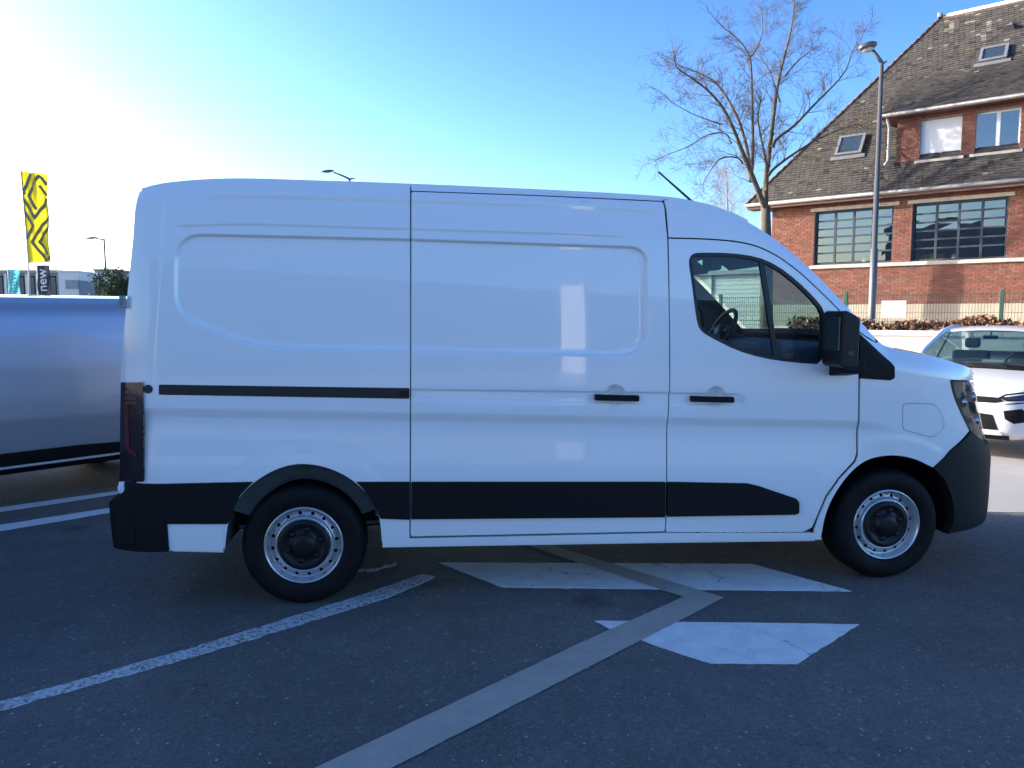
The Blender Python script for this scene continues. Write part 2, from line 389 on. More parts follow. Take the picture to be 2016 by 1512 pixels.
# ================================================================== the buildings that shade the yard (behind / left of the camera)
mat('render_grey', (.30, .31, .33), .8, var=.12, vscale=1.5)
mat('cladding', (.22, .235, .26), .55, var=.10, vscale=2)
mat('white_render', (.72, .71, .68), .8, var=.10, vscale=2)
Q = gnd(1978, 1012); sh = np.array([sun_dir.x, sun_dir.y, 0]); sh /= np.linalg.norm(sh)
SB = Q + sh * 13.0                                       # far corner of the showroom
show = empty('showroom', (float(SB[0]), float(SB[1]), 0)); tag(show, 'grey showroom standing left of the yard and shading it', 'building')
FP = [(0, 0), (-13.0, -11.5), (-13.0, -13.5), (.7, -8.8)]  # unseen building's plan, cut short and wedged so sun and sky get past
MB().prism([(x, y, 0) for x, y in FP], (0, 0, 0), (0, 0, 6.6)).build('wall', 'cladding', show)
MB().prism([(x * 1.01 + .06, y * 1.01 + .06, 6.603) for x, y in FP], (0, 0, 0), (0, 0, .45)).build('parapet', 'render_grey', show)
fa = math.atan2(-8.8, .7)
for k in range(2):
    c0 = Vector((math.cos(fa), math.sin(fa), 0)) * (2.4 + k * 3.3); rt = Matrix.Rotation(fa, 3, 'Z'); nrm = Vector((-math.sin(fa), math.cos(fa), 0))
    f = MB().box(c0 + nrm * .035 + Vector((0, 0, 2.05)), (2.6, .06, 3.1), rt).build('window', 'plastic_grey', show)
    MB().box(c0 + nrm * .068 + Vector((0, 0, 2.05)), (2.4, .006, 2.9), rt).build('pane', 'skylight_glass', f)
wh = empty('warehouse', (-14, -24, 0), math.atan2(-.4, .9)); tag(wh, 'long low hall across the yard, mirrored dimly in the van side', 'building')
MB().box2((0, -14, 0), (60, 0, 7.6)).build('wall', 'cladding', wh)
MB().box2((-.2, -14.2, 7.603), (60.2, .2, 8.1)).build('parapet', 'render_grey', wh)
for k in range(7):
    x = 16 + k * 6.2
    d = MB().box2((x, .003, .1), (x + 3.2, .05, 3.2)).build('loading_door', 'white_render', wh)
    MB().box2((x + .3, .053, 1.6), (x + 2.9, .06, 2.3)).build('window', 'skylight_glass', d)
tot = empty('totem_sign', (6.45, -13.5, 0), R(-35)); tag(tot, 'tall narrow white totem whose bright reflection shows on the sliding door', 'sign')
MB().box2((-.12, -.45, .5), (.12, .45, 4.9)).build('panel', 'white_render', tot, bevel=.02)
MB().box2((-.22, -.55, 0), (.22, .55, .497)).build('plinth', 'render_grey', tot, bevel=.02)

# ================================================================== brick house on the right
HC = at(1515, 600, 27.5); HC[2] = 0
HA = np.array([.77, -.64, 0]); HA /= np.linalg.norm(HA); HN = np.array([HA[1], -HA[0], 0])     # along the front, outward normal
if HN @ HC > 0: HN = -HN
HROT = math.atan2(HA[1], HA[0])
house = empty('brick_house', HC, HROT); tag(house, 'red brick house with steep dark tiled roof and large gridded windows', 'house')
def hpx(u, v, n=0.0):                   # pixel -> (a, z) on the vertical plane n metres in front of the front wall; local frame: x = a, y = -n
    d = ray(u, v); o = np.array([0, 0, CAM_H]) - HC
    t = (n - o @ HN) / (d @ HN); p = o + d * t
    return np.array([p @ HA, p[2]])
def HL(a, n, z): return (a, -n, z)      # local coordinates (HN is local -y)
attr_mat('brick', .85, bump=.4, bscale=60, noise=.22, nscale=5)
mat('mortar', (.27, .22, .185), .9, var=.15)
mat('plinth', (.42, .35, .26), .85, var=.16, vscale=1.2, bump=.3, bscale=20)
mat('stone_sill', (.50, .45, .38), .8, var=.2, vscale=5)
mat('soffit', (.14, .07, .06), .7)
attr_mat('slate', .85, noise=.25, nscale=6)
mat('zinc', (.20, .205, .215), .5, metal=.3, var=.15)
mat('win_dark', (.035, .045, .06), .5)
mat('win_white', (.72, .72, .71), .4)
mat('blind', (.74, .74, .73), .7)
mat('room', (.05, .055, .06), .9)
mat('pipe', (.45, .42, .40), .5)
ALEN, ADEP = 15.0, 10.0
z_pl = hpx(1800, 598)[1]; z_sill = hpx(1700, 522)[1]; z_eave = hpx(1640, 388, .45)[1]
W1 = (hpx(1603, 470)[0], hpx(1758, 470)[0]); W2 = (hpx(1794, 470)[0], hpx(1982, 470)[0])
zw0, zw1 = z_sill + .06, hpx(1680, 411)[1]
gap = W2[0] - W1[1]; wid = W2[1] - W2[0]; W3 = (W2[1] + gap, W2[1] + gap + wid); W4 = (W3[1] + gap, W3[1] + gap + wid)
wins = [W1, W2, W3, W4]
# masonry core set behind the brick faces, with window openings left free (panels between)
core = MB()
def wall_rects(a0, a1, z0, z1, openings):
    xs = sorted({a0, a1} | {o[0] for o in openings} | {o[1] for o in openings}); out = []
    for p, q in zip(xs[:-1], xs[1:]):
        hit = [o for o in openings if o[0] <= p + 1e-6 and o[1] >= q - 1e-6]
        if not hit: out.append((p, q, z0, z1))
        else:
            o = hit[0]
            if o[2] > z0: out.append((p, q, z0, o[2]))
            if o[3] < z1: out.append((p, q, o[3], z1))
    return out
ops = [(w_[0], w_[1], zw0, zw1) for w_ in wins]
for r in wall_rects(0, ALEN, 0, z_eave, ops): core.box2(HL(r[0], -.30, r[2]), HL(r[1], -.012, r[3]))
core.box2(HL(0, -ADEP, 0), HL(.28, -.3, z_eave)); core.box2(HL(ALEN - .28, -ADEP, 0), HL(ALEN, -.3, z_eave)); core.box2(HL(0, -ADEP, 0), HL(ALEN, -ADEP + .28, z_eave))
core.build('wall', 'mortar', house)
def bricks(rects, n0, name, bl=.215, bh=.062, mo=.011, seed=1):
    rng = np.random.RandomState(seed); V = []; F = []; T = []
    for (a0, a1, z0, z1) in rects:
        rows = int((z1 - z0) / (bh + mo))
        for r in range(rows):
            z = z0 + r * (bh + mo); row_id = int(round(z / (bh + mo)))
            x = math.floor(a0 / (bl + mo)) * (bl + mo) - (row_id % 2) * (bl + mo) / 2
            while x < a1:
                p, q = max(x, a0), min(x + bl, a1)
                if q - p > .03:
                    d = n0 + rng.uniform(-.002, .003); k = len(V); t = -.016
                    V += [HL(p, d, z), HL(q, d, z), HL(q, d, z + bh), HL(p, d, z + bh), HL(p, n0 + t, z), HL(q, n0 + t, z), HL(q, n0 + t, z + bh), HL(p, n0 + t, z + bh)]
                    F += [(k, k + 1, k + 2, k + 3), (k + 4, k + 5, k + 1, k), (k + 5, k + 6, k + 2, k + 1), (k + 6, k + 7, k + 3, k + 2), (k + 7, k + 4, k, k + 3)]
                    g = rng.rand(); c = np.array([.205, .080, .054]) * rng.uniform(.84, 1.16)
                    if g < .08: c = np.array([.19, .078, .058]) * rng.uniform(.75, .95)
                    if g > .90: c = np.array([.235, .115, .08])
                    T += [(*c, 1)] * 5
                x += bl + mo
    me = bpy.data.meshes.new('bricks'); me.from_pydata(V, [], F); set_tone(me, T)
    return tag(link(name, me, 'brick', house), kind='stuff')
brick_rects = wall_rects(0, ALEN, z_pl + .02, z_eave - .10, [(w_[0] - .0, w_[1] + .0, z_sill - .02, zw1 + .12) for w_ in wins])
bricks(brick_rects, 0.0, 'brickwork')
MB().box2(HL(-.03, -.01, 0), HL(ALEN + .03, .035, z_pl)).build('plinth', 'plinth', house, bevel=.01)
# continuous sill band, lintels
sl = MB().box2(HL(W1[0] - .12, -.25, z_sill - .07), HL(W4[1] + .12, .07, z_sill + .045)).build('sill', 'stone_sill', house, bevel=.01)
for w_ in wins:
    n = 5; st_ = (w_[1] - w_[0] + .3) / n
    for k in range(n):
        MB().box2(HL(w_[0] - .15 + k * st_ + .004, -.2, zw1 + .003), HL(w_[0] - .15 + (k + 1) * st_ - .004, .015 + .004 * (k % 2), zw1 + .115)).build('lintel_stone', 'stone_sill', house)
def grid_window(w_, z0, z1, cols, rows, rec, fw, m_frame, name='window', glassm='house_glass', bars=.035, last=1.25):
    f = MB(); n0 = -rec
    f.box2(HL(w_[0], n0 - .04, z0), HL(w_[0] + fw, n0 + .03, z1)); f.box2(HL(w_[1] - fw, n0 - .04, z0), HL(w_[1], n0 + .03, z1))
    f.box2(HL(w_[0] + fw, n0 - .04, z0), HL(w_[1] - fw, n0 + .03, z0 + fw)); f.box2(HL(w_[0] + fw, n0 - .04, z1 - fw), HL(w_[1] - fw, n0 + .03, z1))
    fo = f.build(name, m_frame, house)
    a0, a1, b0, b1 = w_[0] + fw, w_[1] - fw, z0 + fw, z1 - fw
    cx = [a0 + (a1 - a0) * k / cols for k in range(cols + 1)]
    hts = np.array([last] + [1.0] * (rows - 1)); hts = np.cumsum(np.concatenate([[0], hts / hts.sum()])) * (b1 - b0) + b0
    for k in range(1, cols): MB().box2(HL(cx[k] - bars, n0 - .03, b0), HL(cx[k] + bars, n0 + .022, b1)).build('mullion', m_frame, fo)
    for j in range(1, rows): MB().box2(HL(a0, n0 - .026, hts[j] - bars * .75), HL(a1, n0 + .016, hts[j] + bars * .75)).build('glazing_bar', m_frame, fo)
    rng = random.Random(int(w_[0] * 1000))
    for k in range(cols):
        for j in range(rows):
            e = [rng.uniform(-.0015, .0015) for _ in range(4)]
            MB().add([HL(cx[k] + bars * .9, n0 - .008 + e[0], hts[j] + bars * .6), HL(cx[k + 1] - bars * .9, n0 - .008 + e[1], hts[j] + bars * .6), HL(cx[k + 1] - bars * .9, n0 - .008 + e[2], hts[j + 1] - bars * .6), HL(cx[k] + bars * .9, n0 - .008 + e[3], hts[j + 1] - bars * .6)], [(0, 1, 2, 3)]).build('pane', glassm, fo)
    return fo
for w_ in wins[:3]: grid_window(w_, zw0, zw1, 4, 6, .13, .06, 'win_dark')
grid_window(wins[3], zw0, zw1, 4, 6, .13, .06, 'win_dark')
# room behind the windows with a few things on the inner ledge
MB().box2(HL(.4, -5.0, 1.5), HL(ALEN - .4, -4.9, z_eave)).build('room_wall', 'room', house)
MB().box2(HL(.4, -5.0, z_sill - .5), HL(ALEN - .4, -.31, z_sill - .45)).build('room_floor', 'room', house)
mat('toy_orange', (.55, .16, .04), .6); mat('toy_green', (.45, .60, .08), .6); mat('toy_red', (.5, .08, .05), .6); mat('paper', (.8, .8, .78), .8)
for (pu, pv, w2, h2, mm, lb) in ((1818, 502, .42, .16, 'toy_orange', 'orange box on the ledge inside the right gridded window'), (1829, 502, .26, .16, 'toy_green', 'lime green box on the ledge inside the right gridded window'), (1850, 501, .30, .16, 'toy_red', 'red box on the ledge inside the right gridded window'), (1879, 502, .12, .13, 'paper', 'small white box beside the red one inside the right gridded window'), (1702, 510, .12, .13, 'paper', 'small white box on the ledge inside the left gridded window')):
    a, z = hpx(pu, pv, -.45); p_ = HC + HA * a - HN * .45
    o = MB().box((0, 0, 0), (w2, .16, h2)).box((0, 0, h2 / 2 + .008), (w2 * 1.04, .17, .016)).build('storage_box', mm, None, bevel=.01); o.location = (p_[0], p_[1], zw0 + h2 / 2 + .058); o.rotation_euler = (0, 0, HROT); tag(o, lb, 'box')
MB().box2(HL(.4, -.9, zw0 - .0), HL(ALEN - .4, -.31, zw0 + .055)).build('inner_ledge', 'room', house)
# roof: eave corner, hip, ridge
EO = .45; a_c = hpx(1468, 406, EO)[0]
def plan_solve(target_u, ratio):
    lo, hi = .5, 12
    for _ in range(40):
        m_ = (lo + hi) / 2; P = HC + HA * (a_c + ratio * m_) + HN * (EO - m_) + np.array([0, 0, 8]); uu = proj(P)[0]
        lo, hi = (m_, hi) if uu < target_u else (lo, m_)
    return m_
zr = 11.0
RUN = plan_solve(1842, 1.0)
for _ in range(6):
    P = HC + HA * (a_c + RUN) + HN * (EO - RUN); zr = None
    lo, hi = 5, 20
    for _ in range(40):
        m_ = (lo + hi) / 2
        lo, hi = (m_, hi) if proj(P + [0, 0, m_])[1] > 34 else (lo, m_)
    zr = m_
RISE = zr - z_eave; slope = RISE / RUN; SL = math.hypot(RUN, RISE); a_end = ALEN + .6
print('house: eave %.2f ridge %.2f run %.2f sill %.2f plinth %.2f winh %.2f len %.2f' % (z_eave, zr, RUN, z_sill, z_pl, zw1 - zw0, W1[1] - W1[0]))
def rp_(a, s, lift=0.0):                # roof plane point: a along the eave, s up the slope
    n = EO - RUN * s / SL; z = z_eave + RISE * s / SL
    return HL(a, n + lift * RISE / SL, z + lift * RUN / SL)
rb = MB()
A_, B_, C_, D_ = rp_(a_c, 0), rp_(a_end, 0), rp_(a_end - .0, SL), rp_(a_c + RUN, SL)
back = lambda p: (p[0], 2 * (RUN - EO) - p[1], p[2])
rb.add([A_, B_, C_, D_, back(A_), back(B_)], [(0, 1, 2, 3), (4, 3, 2, 5), (0, 3, 4), (1, 5, 2), (0, 4, 5, 1)])
roof = rb.build('roof', 'soffit', house)
def tiles(fn, a0f, a1f, s0, s1, name, tw=.16, th=.11, seed=3, parent=None, lich=True):
    rng = np.random.RandomState(seed); V = []; F = []; T = []
    rows = int((s1 - s0) / th)
    for r in range(rows):
        s = s0 + r * th; aa, ab = a0f(s), a1f(s)
        x = aa - rng.rand() * .02 - (r % 2) * tw / 2
        while x < ab:
            p, q = max(x, aa), min(x + tw - .006, ab)
            if q - p > .03:
                k = len(V); l0 = .020 + rng.uniform(-.004, .010); l1 = .004; sag = rng.uniform(-.008, .008); e = s + th * 1.12
                V += [fn(p, s + sag, l0), fn(q, s + sag + rng.uniform(-.006, .006), l0), fn(q, e, l1), fn(p, e, l1), fn(p, s + sag, 0), fn(q, s + sag, 0)]
                F += [(k, k + 1, k + 2, k + 3), (k + 4, k + 5, k + 1, k), (k + 4, k, k + 3), (k + 5, k + 2, k + 1)]
                b = rng.uniform(.82, 1.16); c = np.array([.070, .063, .056]) * b
                top = s / s1
                if rng.rand() < .05: c = np.array([.030, .029, .028])
                if lich:
                    # lichen: pale crusts, thicker towards the ridge
                    pl = .012 + .30 * max(0, top - .66) * (1.6 if math.sin(x * 2.1 + s * 1.3) > -.2 else .25)
                    if rng.rand() < pl: c = np.array([.19, .18, .15]) * rng.uniform(.5, 1.2)
                    elif rng.rand() < .006: c = np.array([.13, .08, .04])
                T += [(*c, 1)] * 4
            x += tw
    me = bpy.data.meshes.new('tiles'); me.from_pydata(V, [], F); set_tone(me, T)
    return tag(link(name, me, 'slate', parent or roof), kind='stuff')
tiles(rp_, lambda s: a_c + RUN * s / SL + .02, lambda s: a_end, 0, SL - .02, 'roof_tiles')
# ridge cap and hip tiles
MB().tube([rp_(a_c + RUN - .05, SL, .02), rp_(a_end, SL, .02)], .065, 8).build('ridge_cap', mat('ridge_zinc', (.5, .5, .5), .5), roof, smooth=True)
MB().box(Vector(rp_(a_c + RUN - .03, SL, .10)), (.14, .14, .18)).build('ridge_finial', 'zinc', roof, bevel=.03)
hipn = 34; mat('hip_tile', (.10, .06, .045), .8, var=.4, vscale=2)
for k in range(hipn):
    s = SL * k / hipn; s2 = SL * (k + 1.05) / hipn
    MB().tube([rp_(a_c + RUN * s / SL, s, .012), rp_(a_c + RUN * s2 / SL, s2, .0)], .055, 6).build('hip_tile', 'hip_tile', roof, smooth=True)
MB().tube([rp_(a_c - .03, 0, -.02), rp_(a_end, 0, -.02)], .065, 10).build('gutter', 'zinc', house, smooth=True)
MB().box2(HL(a_c + .04, -.2, z_eave - .16), HL(a_end, EO - .05, z_eave - .06)).build('eave_board', 'soffit', house)
# skylights on the main slope
def skylight(pxs):
    # intersect pixels with roof plane
    o = np.array([0, 0, CAM_H]); p0 = HC + HN * EO + np.array([0, 0, z_eave]); up = (-HN * RUN + np.array([0, 0, RISE])) / SL; nn = np.cross(HA, up)
    q = []
    for u, v in pxs:
        d = ray(u, v); t = ((p0 - o) @ nn) / (d @ nn); P = o + d * t - p0; q.append((P @ HA, P @ up))
    q = np.array(q); a0, a1, s0, s1 = (q[[0, 3], 0].mean(), q[[1, 2], 0].mean(), q[[2, 3], 1].mean(), q[[0, 1], 1].mean())
    fr = MB(); fw = .09
    def bar(b0, b1, t0, t1, h):
        pts = [rp_(b0, t0, 0), rp_(b1, t0, 0), rp_(b1, t1, 0), rp_(b0, t1, 0)]; pt2 = [rp_(b0, t0, h), rp_(b1, t0, h), rp_(b1, t1, h), rp_(b0, t1, h)]
        fr.add(pts + pt2, [(3, 2, 1, 0), (4, 5, 6, 7), (0, 1, 5, 4), (1, 2, 6, 5), (2, 3, 7, 6), (3, 0, 4, 7)])
    bar(a0, a0 + fw, s0, s1, .12); bar(a1 - fw, a1, s0, s1, .12); bar(a0 + fw, a1 - fw, s0, s0 + fw, .12); bar(a0 + fw, a1 - fw, s1 - fw, s1, .12)
    bar(a0 - .12, a1 + .12, s0 - .16, s0, .05)
    f = fr.build('skylight', 'zinc', roof)
    MB().add([rp_(a0 + fw, s0 + fw, .085), rp_(a1 - fw, s0 + fw, .085), rp_(a1 - fw, s1 - fw, .085), rp_(a0 + fw, s1 - fw, .085)], [(0, 1, 2, 3)]).build('pane', 'skylight_glass', f)
skylight([(1655, 272), (1706, 267), (1697, 304), (1643, 311)])
skylight([(1938, 98), (1992, 89), (1978, 118), (1920, 128)])
# small roof vent
def roof_at(u, v):
    o = np.array([0, 0, CAM_H]); p0 = HC + HN * EO + np.array([0, 0, z_eave]); up = (-HN * RUN + np.array([0, 0, RISE])) / SL; nn = np.cross(HA, up)
    d = ray(u, v); t = ((p0 - o) @ nn) / (d @ nn); P = o + d * t - p0; return P @ HA, P @ up
va, vs = roof_at(1985, 57)
MB().add([rp_(va - .2, vs - .12, .0), rp_(va + .2, vs - .12, .0), rp_(va + .15, vs - .10, .22), rp_(va - .05, vs - .10, .22), rp_(va + .05, vs + .32, .0)], [(0, 1, 2, 3), (0, 3, 4), (1, 4, 2), (2, 4, 3), (0, 4, 1)]).build('roof_vent', 'zinc', roof)
# upper storey breaking through the roof (long dormer)
ND = -.28
a_d = hpx(1766, 270, ND)[0]; zd0 = z_eave + (EO - ND) * slope - .05; zd1 = hpx(1780, 222, ND + .0)[1]
a_d2 = a_end - .6
UWIN = [(hpx(1811, 270, ND)[0], hpx(1893, 270, ND)[0]), (hpx(1920, 260, ND)[0], hpx(2009, 250, ND)[0])]
u0, u1 = hpx(1850, 312, ND)[1], hpx(1850, 232, ND)[1]
uw = UWIN[1][1] - UWIN[1][0]; ug = UWIN[1][0] - UWIN[0][1]; UWIN.append((UWIN[1][1] + ug, UWIN[1][1] + ug + uw)); UWIN.append((UWIN[2][1] + ug, UWIN[2][1] + ug + uw))
dop = [(a, b, u0, u1) for a, b in UWIN if b < a_d2]
dorm = MB()
for r in wall_rects(a_d, a_d2, zd0, zd1, dop): dorm.box2(HL(r[0], ND - .25, r[2]), HL(r[1], ND - .012, r[3]))
dorm.build('dormer_wall', 'mortar', house)
MB().prism([HL(a_d + .01, ND - .26, zd0), HL(a_d + .01, ND - .26, zd1), HL(a_d + .01, EO - (zd1 - z_eave) / slope, zd1)], (0, 0, 0), (.2, 0, 0)).build('dormer_cheek', 'soffit', house)
bricks(wall_rects(a_d, a_d2, zd0, zd1 - .05, [(a, b, u0 - .03, u1 + .03) for a, b, _, _ in dop]), ND, 'brickwork', seed=5)
for k, (a, b, _, _) in enumerate(dop):
    f = MB(); fw = .06; n0 = ND - .15
    f.box2(HL(a, n0 - .05, u0), HL(a + fw, n0 + .02, u1)); f.box2(HL(b - fw, n0 - .05, u0), HL(b, n0 + .02, u1)); f.box2(HL(a + fw, n0 - .05, u0), HL(b - fw, n0 + .02, u0 + fw)); f.box2(HL(a + fw, n0 - .05, u1 - fw), HL(b - fw, n0 + .02, u1))
    mid = (a + b) / 2; f.box2(HL(mid - .05, n0 - .05, u0 + fw), HL(mid + .05, n0 + .022, u1 - fw))
    wf_ = f.build('upper_window', 'win_white', house)
    if k == 0: MB().box2(HL(a + fw, n0 - .03, u0 + .22), HL(b - fw, n0 + .026, u1 - fw)).build('roller_blind', 'blind', wf_); MB().box2(HL(a + fw, n0 - .04, u0 + fw), HL(mid - .05, n0 - .02, u0 + .22)).build('pane', 'house_glass', wf_); MB().box2(HL(mid + .05, n0 - .04, u0 + fw), HL(b - fw, n0 - .02, u0 + .22)).build('pane', 'house_glass', wf_)
    else:
        MB().add([HL(a + fw, n0, u0 + fw), HL(mid - .05, n0 + .004, u0 + fw), HL(mid - .05, n0 + .003, u1 - fw), HL(a + fw, n0, u1 - fw)], [(0, 1, 2, 3)]).build('pane', 'house_glass', wf_)
        MB().add([HL(mid + .05, n0 + .004, u0 + fw), HL(b - fw, n0, u0 + fw), HL(b - fw, n0, u1 - fw), HL(mid + .05, n0 + .002, u1 - fw)], [(0, 1, 2, 3)]).build('pane', 'house_glass', wf_)
    MB().box2(HL(a - .10, ND - .2, u0 - .09), HL(b + .10, ND + .12, u0 - .003)).build('upper_sill', 'stone_sill', house, bevel=.008)
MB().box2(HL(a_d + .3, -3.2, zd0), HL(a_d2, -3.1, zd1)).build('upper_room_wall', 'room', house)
# dormer roof with its own tiles and gutter
DN = ND + .42; dz0 = hpx(1800, 217, DN)[1]; 
dsl = .62
# meets main plane where z_eave + (EO-n)*slope = dz0 + (DN-n)*dsl
nm = (z_eave + EO * slope - dz0 - DN * dsl) / (slope - dsl); zm = dz0 + (DN - nm) * dsl; DL = math.hypot(DN - nm, zm - dz0)
a_g = hpx(1733, 228, DN)[0]
def dp_(a, s, lift=0.0):
    f_ = s / DL; c_, s_ = (DN - nm) / DL, (zm - dz0) / DL
    return HL(a, DN - (DN - nm) * f_ + lift * s_, dz0 + (zm - dz0) * f_ + lift * c_)
MB().add([dp_(a_g, 0), dp_(a_end, 0), dp_(a_end, DL), dp_(a_g, DL), HL(a_g, DN, dz0 - .10), HL(a_end, DN, dz0 - .10), HL(a_end, nm, dz0 - .1), HL(a_g, nm, dz0 - .1)], [(0, 1, 2, 3), (4, 5, 1, 0), (7, 6, 5, 4), (0, 3, 7, 4)]).build('dormer_roof', 'soffit', house)
tiles(dp_, lambda s: a_g, lambda s: a_end, 0, DL, 'dormer_tiles', seed=9, lich=True)
MB().tube([dp_(a_g - .02, 0, -.03), dp_(a_end, 0, -.03)], .06, 10).build('gutter', 'zinc', house, smooth=True)
pa, pz = hpx(1750, 235, ND + .08)
MB().tube([HL(pa, DN - .05, dz0 - .05), HL(pa + .03, ND + .10, dz0 - .35), HL(pa + .03, ND + .10, zd0 + .15), HL(pa, ND + .3, zd0 + .0)], .045, 8).build('downpipe', 'pipe', house, smooth=True)

# ================================================================== pale clad outbuilding seen through the van window
mat('panel_beige', (.52, .50, .43), .8, var=.08, vscale=1.5)
wid_o = 7.5; oc = HC - HA * (wid_o + .25) - HN * .9
ob = empty('outbuilding', oc, HROT); tag(ob, 'low beige slatted outbuilding seen through the van cab window', 'shed')
MB().box2((0, .05, 0), (wid_o, 5, 3.15)).build('wall', 'panel_beige', ob)
for k in range(15): MB().box2((0, .0, .62 + k * .165), (wid_o, .052, .62 + k * .165 + .15)).build('slat', 'panel_beige', ob)
MB().box2((-.02, -.03, 0), (wid_o + .02, .051, .60)).build('plinth', 'plinth', ob)
for k in range(4):
    x = (k + .05) * wid_o / 3.1; MB().box2((x, -.06, .0), (x + .16, -.003, 3.2)).build('pilaster', 'panel_beige', ob)
MB().box2((-.2, -.2, 3.153), (wid_o + .2, 5.2, 3.3)).build('roof', 'zinc', ob)

# ================================================================== low white wall, hedge, fence, sign
F0 = at(1665, 600, 16.5); F0[2] = 0                     # a fence post; fence, hedge and wall run parallel with the house front
def along(u, off):                      # distance along the line (off metres in front of the fence) where it is seen at pixel column u
    d = ray(u, 620); b = F0 + HN * off; k = d[0] / d[1]
    return (k * b[1] - b[0]) / (HA[0] - k * HA[1])
def lpt(s_, off): return F0 + HN * off + HA * s_
OW, OHD = 1.75, .95
mat('wall_white', (.74, .73, .70), .8, var=.06, vscale=1.2)
w0, w1 = along(1522, OW), along(2250, OW); pw = lpt(along(1780, OW), OW); zt_w = at(1780, 651, pw[1])[2]
gw = empty('garden_wall', lpt(w0, OW), HROT); tag(gw, 'low white rendered wall with coping in front of the brown hedge', 'wall')
MB().box2((0, 0, 0), (w1 - w0, .2, zt_w - .09)).build('wall', 'wall_white', gw)
for k in range(int(w1 - w0) + 1):
    MB().box2((k * 1.0 + .003, -.06, zt_w - .087), (min(k * 1.0 + .997, w1 - w0), .26, zt_w)).build('coping', 'wall_white', gw, bevel=.008)
def leaf_cloud(name, n, fn, size, cols, parent=None, m='leaf', seed=1, tilt=1.0):
    rng = np.random.RandomState(seed); C = fn(rng, n); k = len(C)
    A = rng.randn(k, 3); A /= np.linalg.norm(A, axis=1)[:, None]; B = np.cross(A, rng.randn(k, 3)); B /= np.linalg.norm(B, axis=1)[:, None]
    s = size * rng.uniform(.6, 1.35, (k, 1)); nrm = np.cross(A, B)
    V = np.stack([C - A * s, C + B * s * .45 + nrm * s * .15, C + A * s, C - B * s * .45 + nrm * s * .15], 1).reshape(-1, 3)
    me = bpy.data.meshes.new('leaves'); me.vertices.add(4 * k); me.vertices.foreach_set('co', V.astype('f').ravel())
    me.loops.add(4 * k); me.loops.foreach_set('vertex_index', np.arange(4 * k, dtype='i')); me.polygons.add(k); me.polygons.foreach_set('loop_start', np.arange(k, dtype='i') * 4); me.polygons.foreach_set('loop_total', np.full(k, 4, 'i')); me.update()
    cc = np.array(cols)[rng.randint(len(cols), size=k)] * rng.uniform(.6, 1.35, (k, 1)); set_tone(me, np.concatenate([cc, np.ones((k, 1))], 1))
    return link(name, me, m, parent)
attr_mat('leaf', .75, noise=.2, nscale=20)
hx0, hx1 = along(1562, OHD), along(2250, OHD); ph = lpt(along(1800, OHD), OHD); hz = at(1800, 630, ph[1])[2]
hed = empty('hedge', lpt(hx0, OHD), HROT); tag(hed, 'clipped brown winter hedge of dry leaves between white wall and fence', 'hedge')
def hf(rng, n):
    x = rng.uniform(0, hx1 - hx0, n); y = rng.uniform(-.32, .32, n); top = hz + .05 * np.sin(x * 2.3) + .04 * np.sin(x * 5.7 + 1)
    z = top - np.abs(rng.randn(n)) * .22 - np.abs(y) * .25; f = rng.rand(n) < .5; z = np.where(f, rng.uniform(.2, 1, n) * top, z); y = np.where(f, np.sign(rng.randn(n)) * rng.uniform(.26, .36, n), y)
    return np.stack([x, y, np.maximum(z, .05)], 1)
leaf_cloud('foliage', 16000, hf, .055, [(.20, .10, .055), (.26, .14, .075), (.13, .065, .04), (.30, .19, .11), (.10, .07, .045)], hed)
tw_ = MB(); rng_ = random.Random(4)
for k in range(220):
    x = rng_.uniform(0, hx1 - hx0); y = rng_.uniform(-.2, .2); tw_.tube([(x, y, 0), (x + rng_.uniform(-.1, .1), y, hz * .6), (x + rng_.uniform(-.2, .2), y + rng_.uniform(-.1, .1), hz + rng_.uniform(-.15, .08))], [.012, .008, .003], 4)
tag(tw_.build('twigs', mat('twig', (.10, .07, .05), .9), hed), kind='stuff')
mat('fence_green', (.020, .075, .050), .45); 
sp = along(1972, 0) - along(1665, 0); fz = at(1665, 581, F0[1])[2]
fen = empty('mesh_fence', lpt(-2 * sp, 0), HROT); tag(fen, 'green welded mesh fence with square posts behind the brown hedge', 'fence')
for k in range(6):
    x = k * sp; p_ = MB().box2((x - .035, -.035, 0), (x + .035, .035, fz + .06)).build('post', 'fence_green', fen, bevel=.006)
    if k < 5:
        wm = MB(); nn_ = int((sp - .1) / .052)
        for j in range(nn_): 
            xx = x + .06 + j * .052; wm.box2((xx - .003, -.003, .25), (xx + .003, .003, fz))
        for j in range(11): wm.box2((x + .04, .004, .26 + j * (fz - .28) / 10), (x + sp - .04, .010, .268 + j * (fz - .28) / 10))
        tag(wm.build('wire_panel', 'fence_green', fen), kind='stuff')
s0_, s1_ = along(1735, .05), along(1783, .05); pc = lpt((s0_ + s1_) / 2, .05); zz = (at(1759, 592, pc[1])[2], at(1759, 626, pc[1])[2])
sa, sb = np.array([0, 0, zz[0]]), np.array([s1_ - s0_, 0, zz[1]])
sg = empty('notice_board', (pc[0], pc[1], (zz[0] + zz[1]) / 2), HROT); tag(sg, 'blank white rectangular board hung on the green mesh fence', 'sign')
MB().box((0, 0, 0), (sb[0] - sa[0], .012, sa[2] - sb[2])).build('panel', 'win_white', sg, bevel=.003)
for dx in (-1, 1): MB().tube([(dx * .4 * (sb[0] - sa[0]), .0, .4 * (sa[2] - sb[2])), (dx * .4 * (sb[0] - sa[0]), .05, .4 * (sa[2] - sb[2]))], .012, 6).build('fixing', 'zinc', sg)

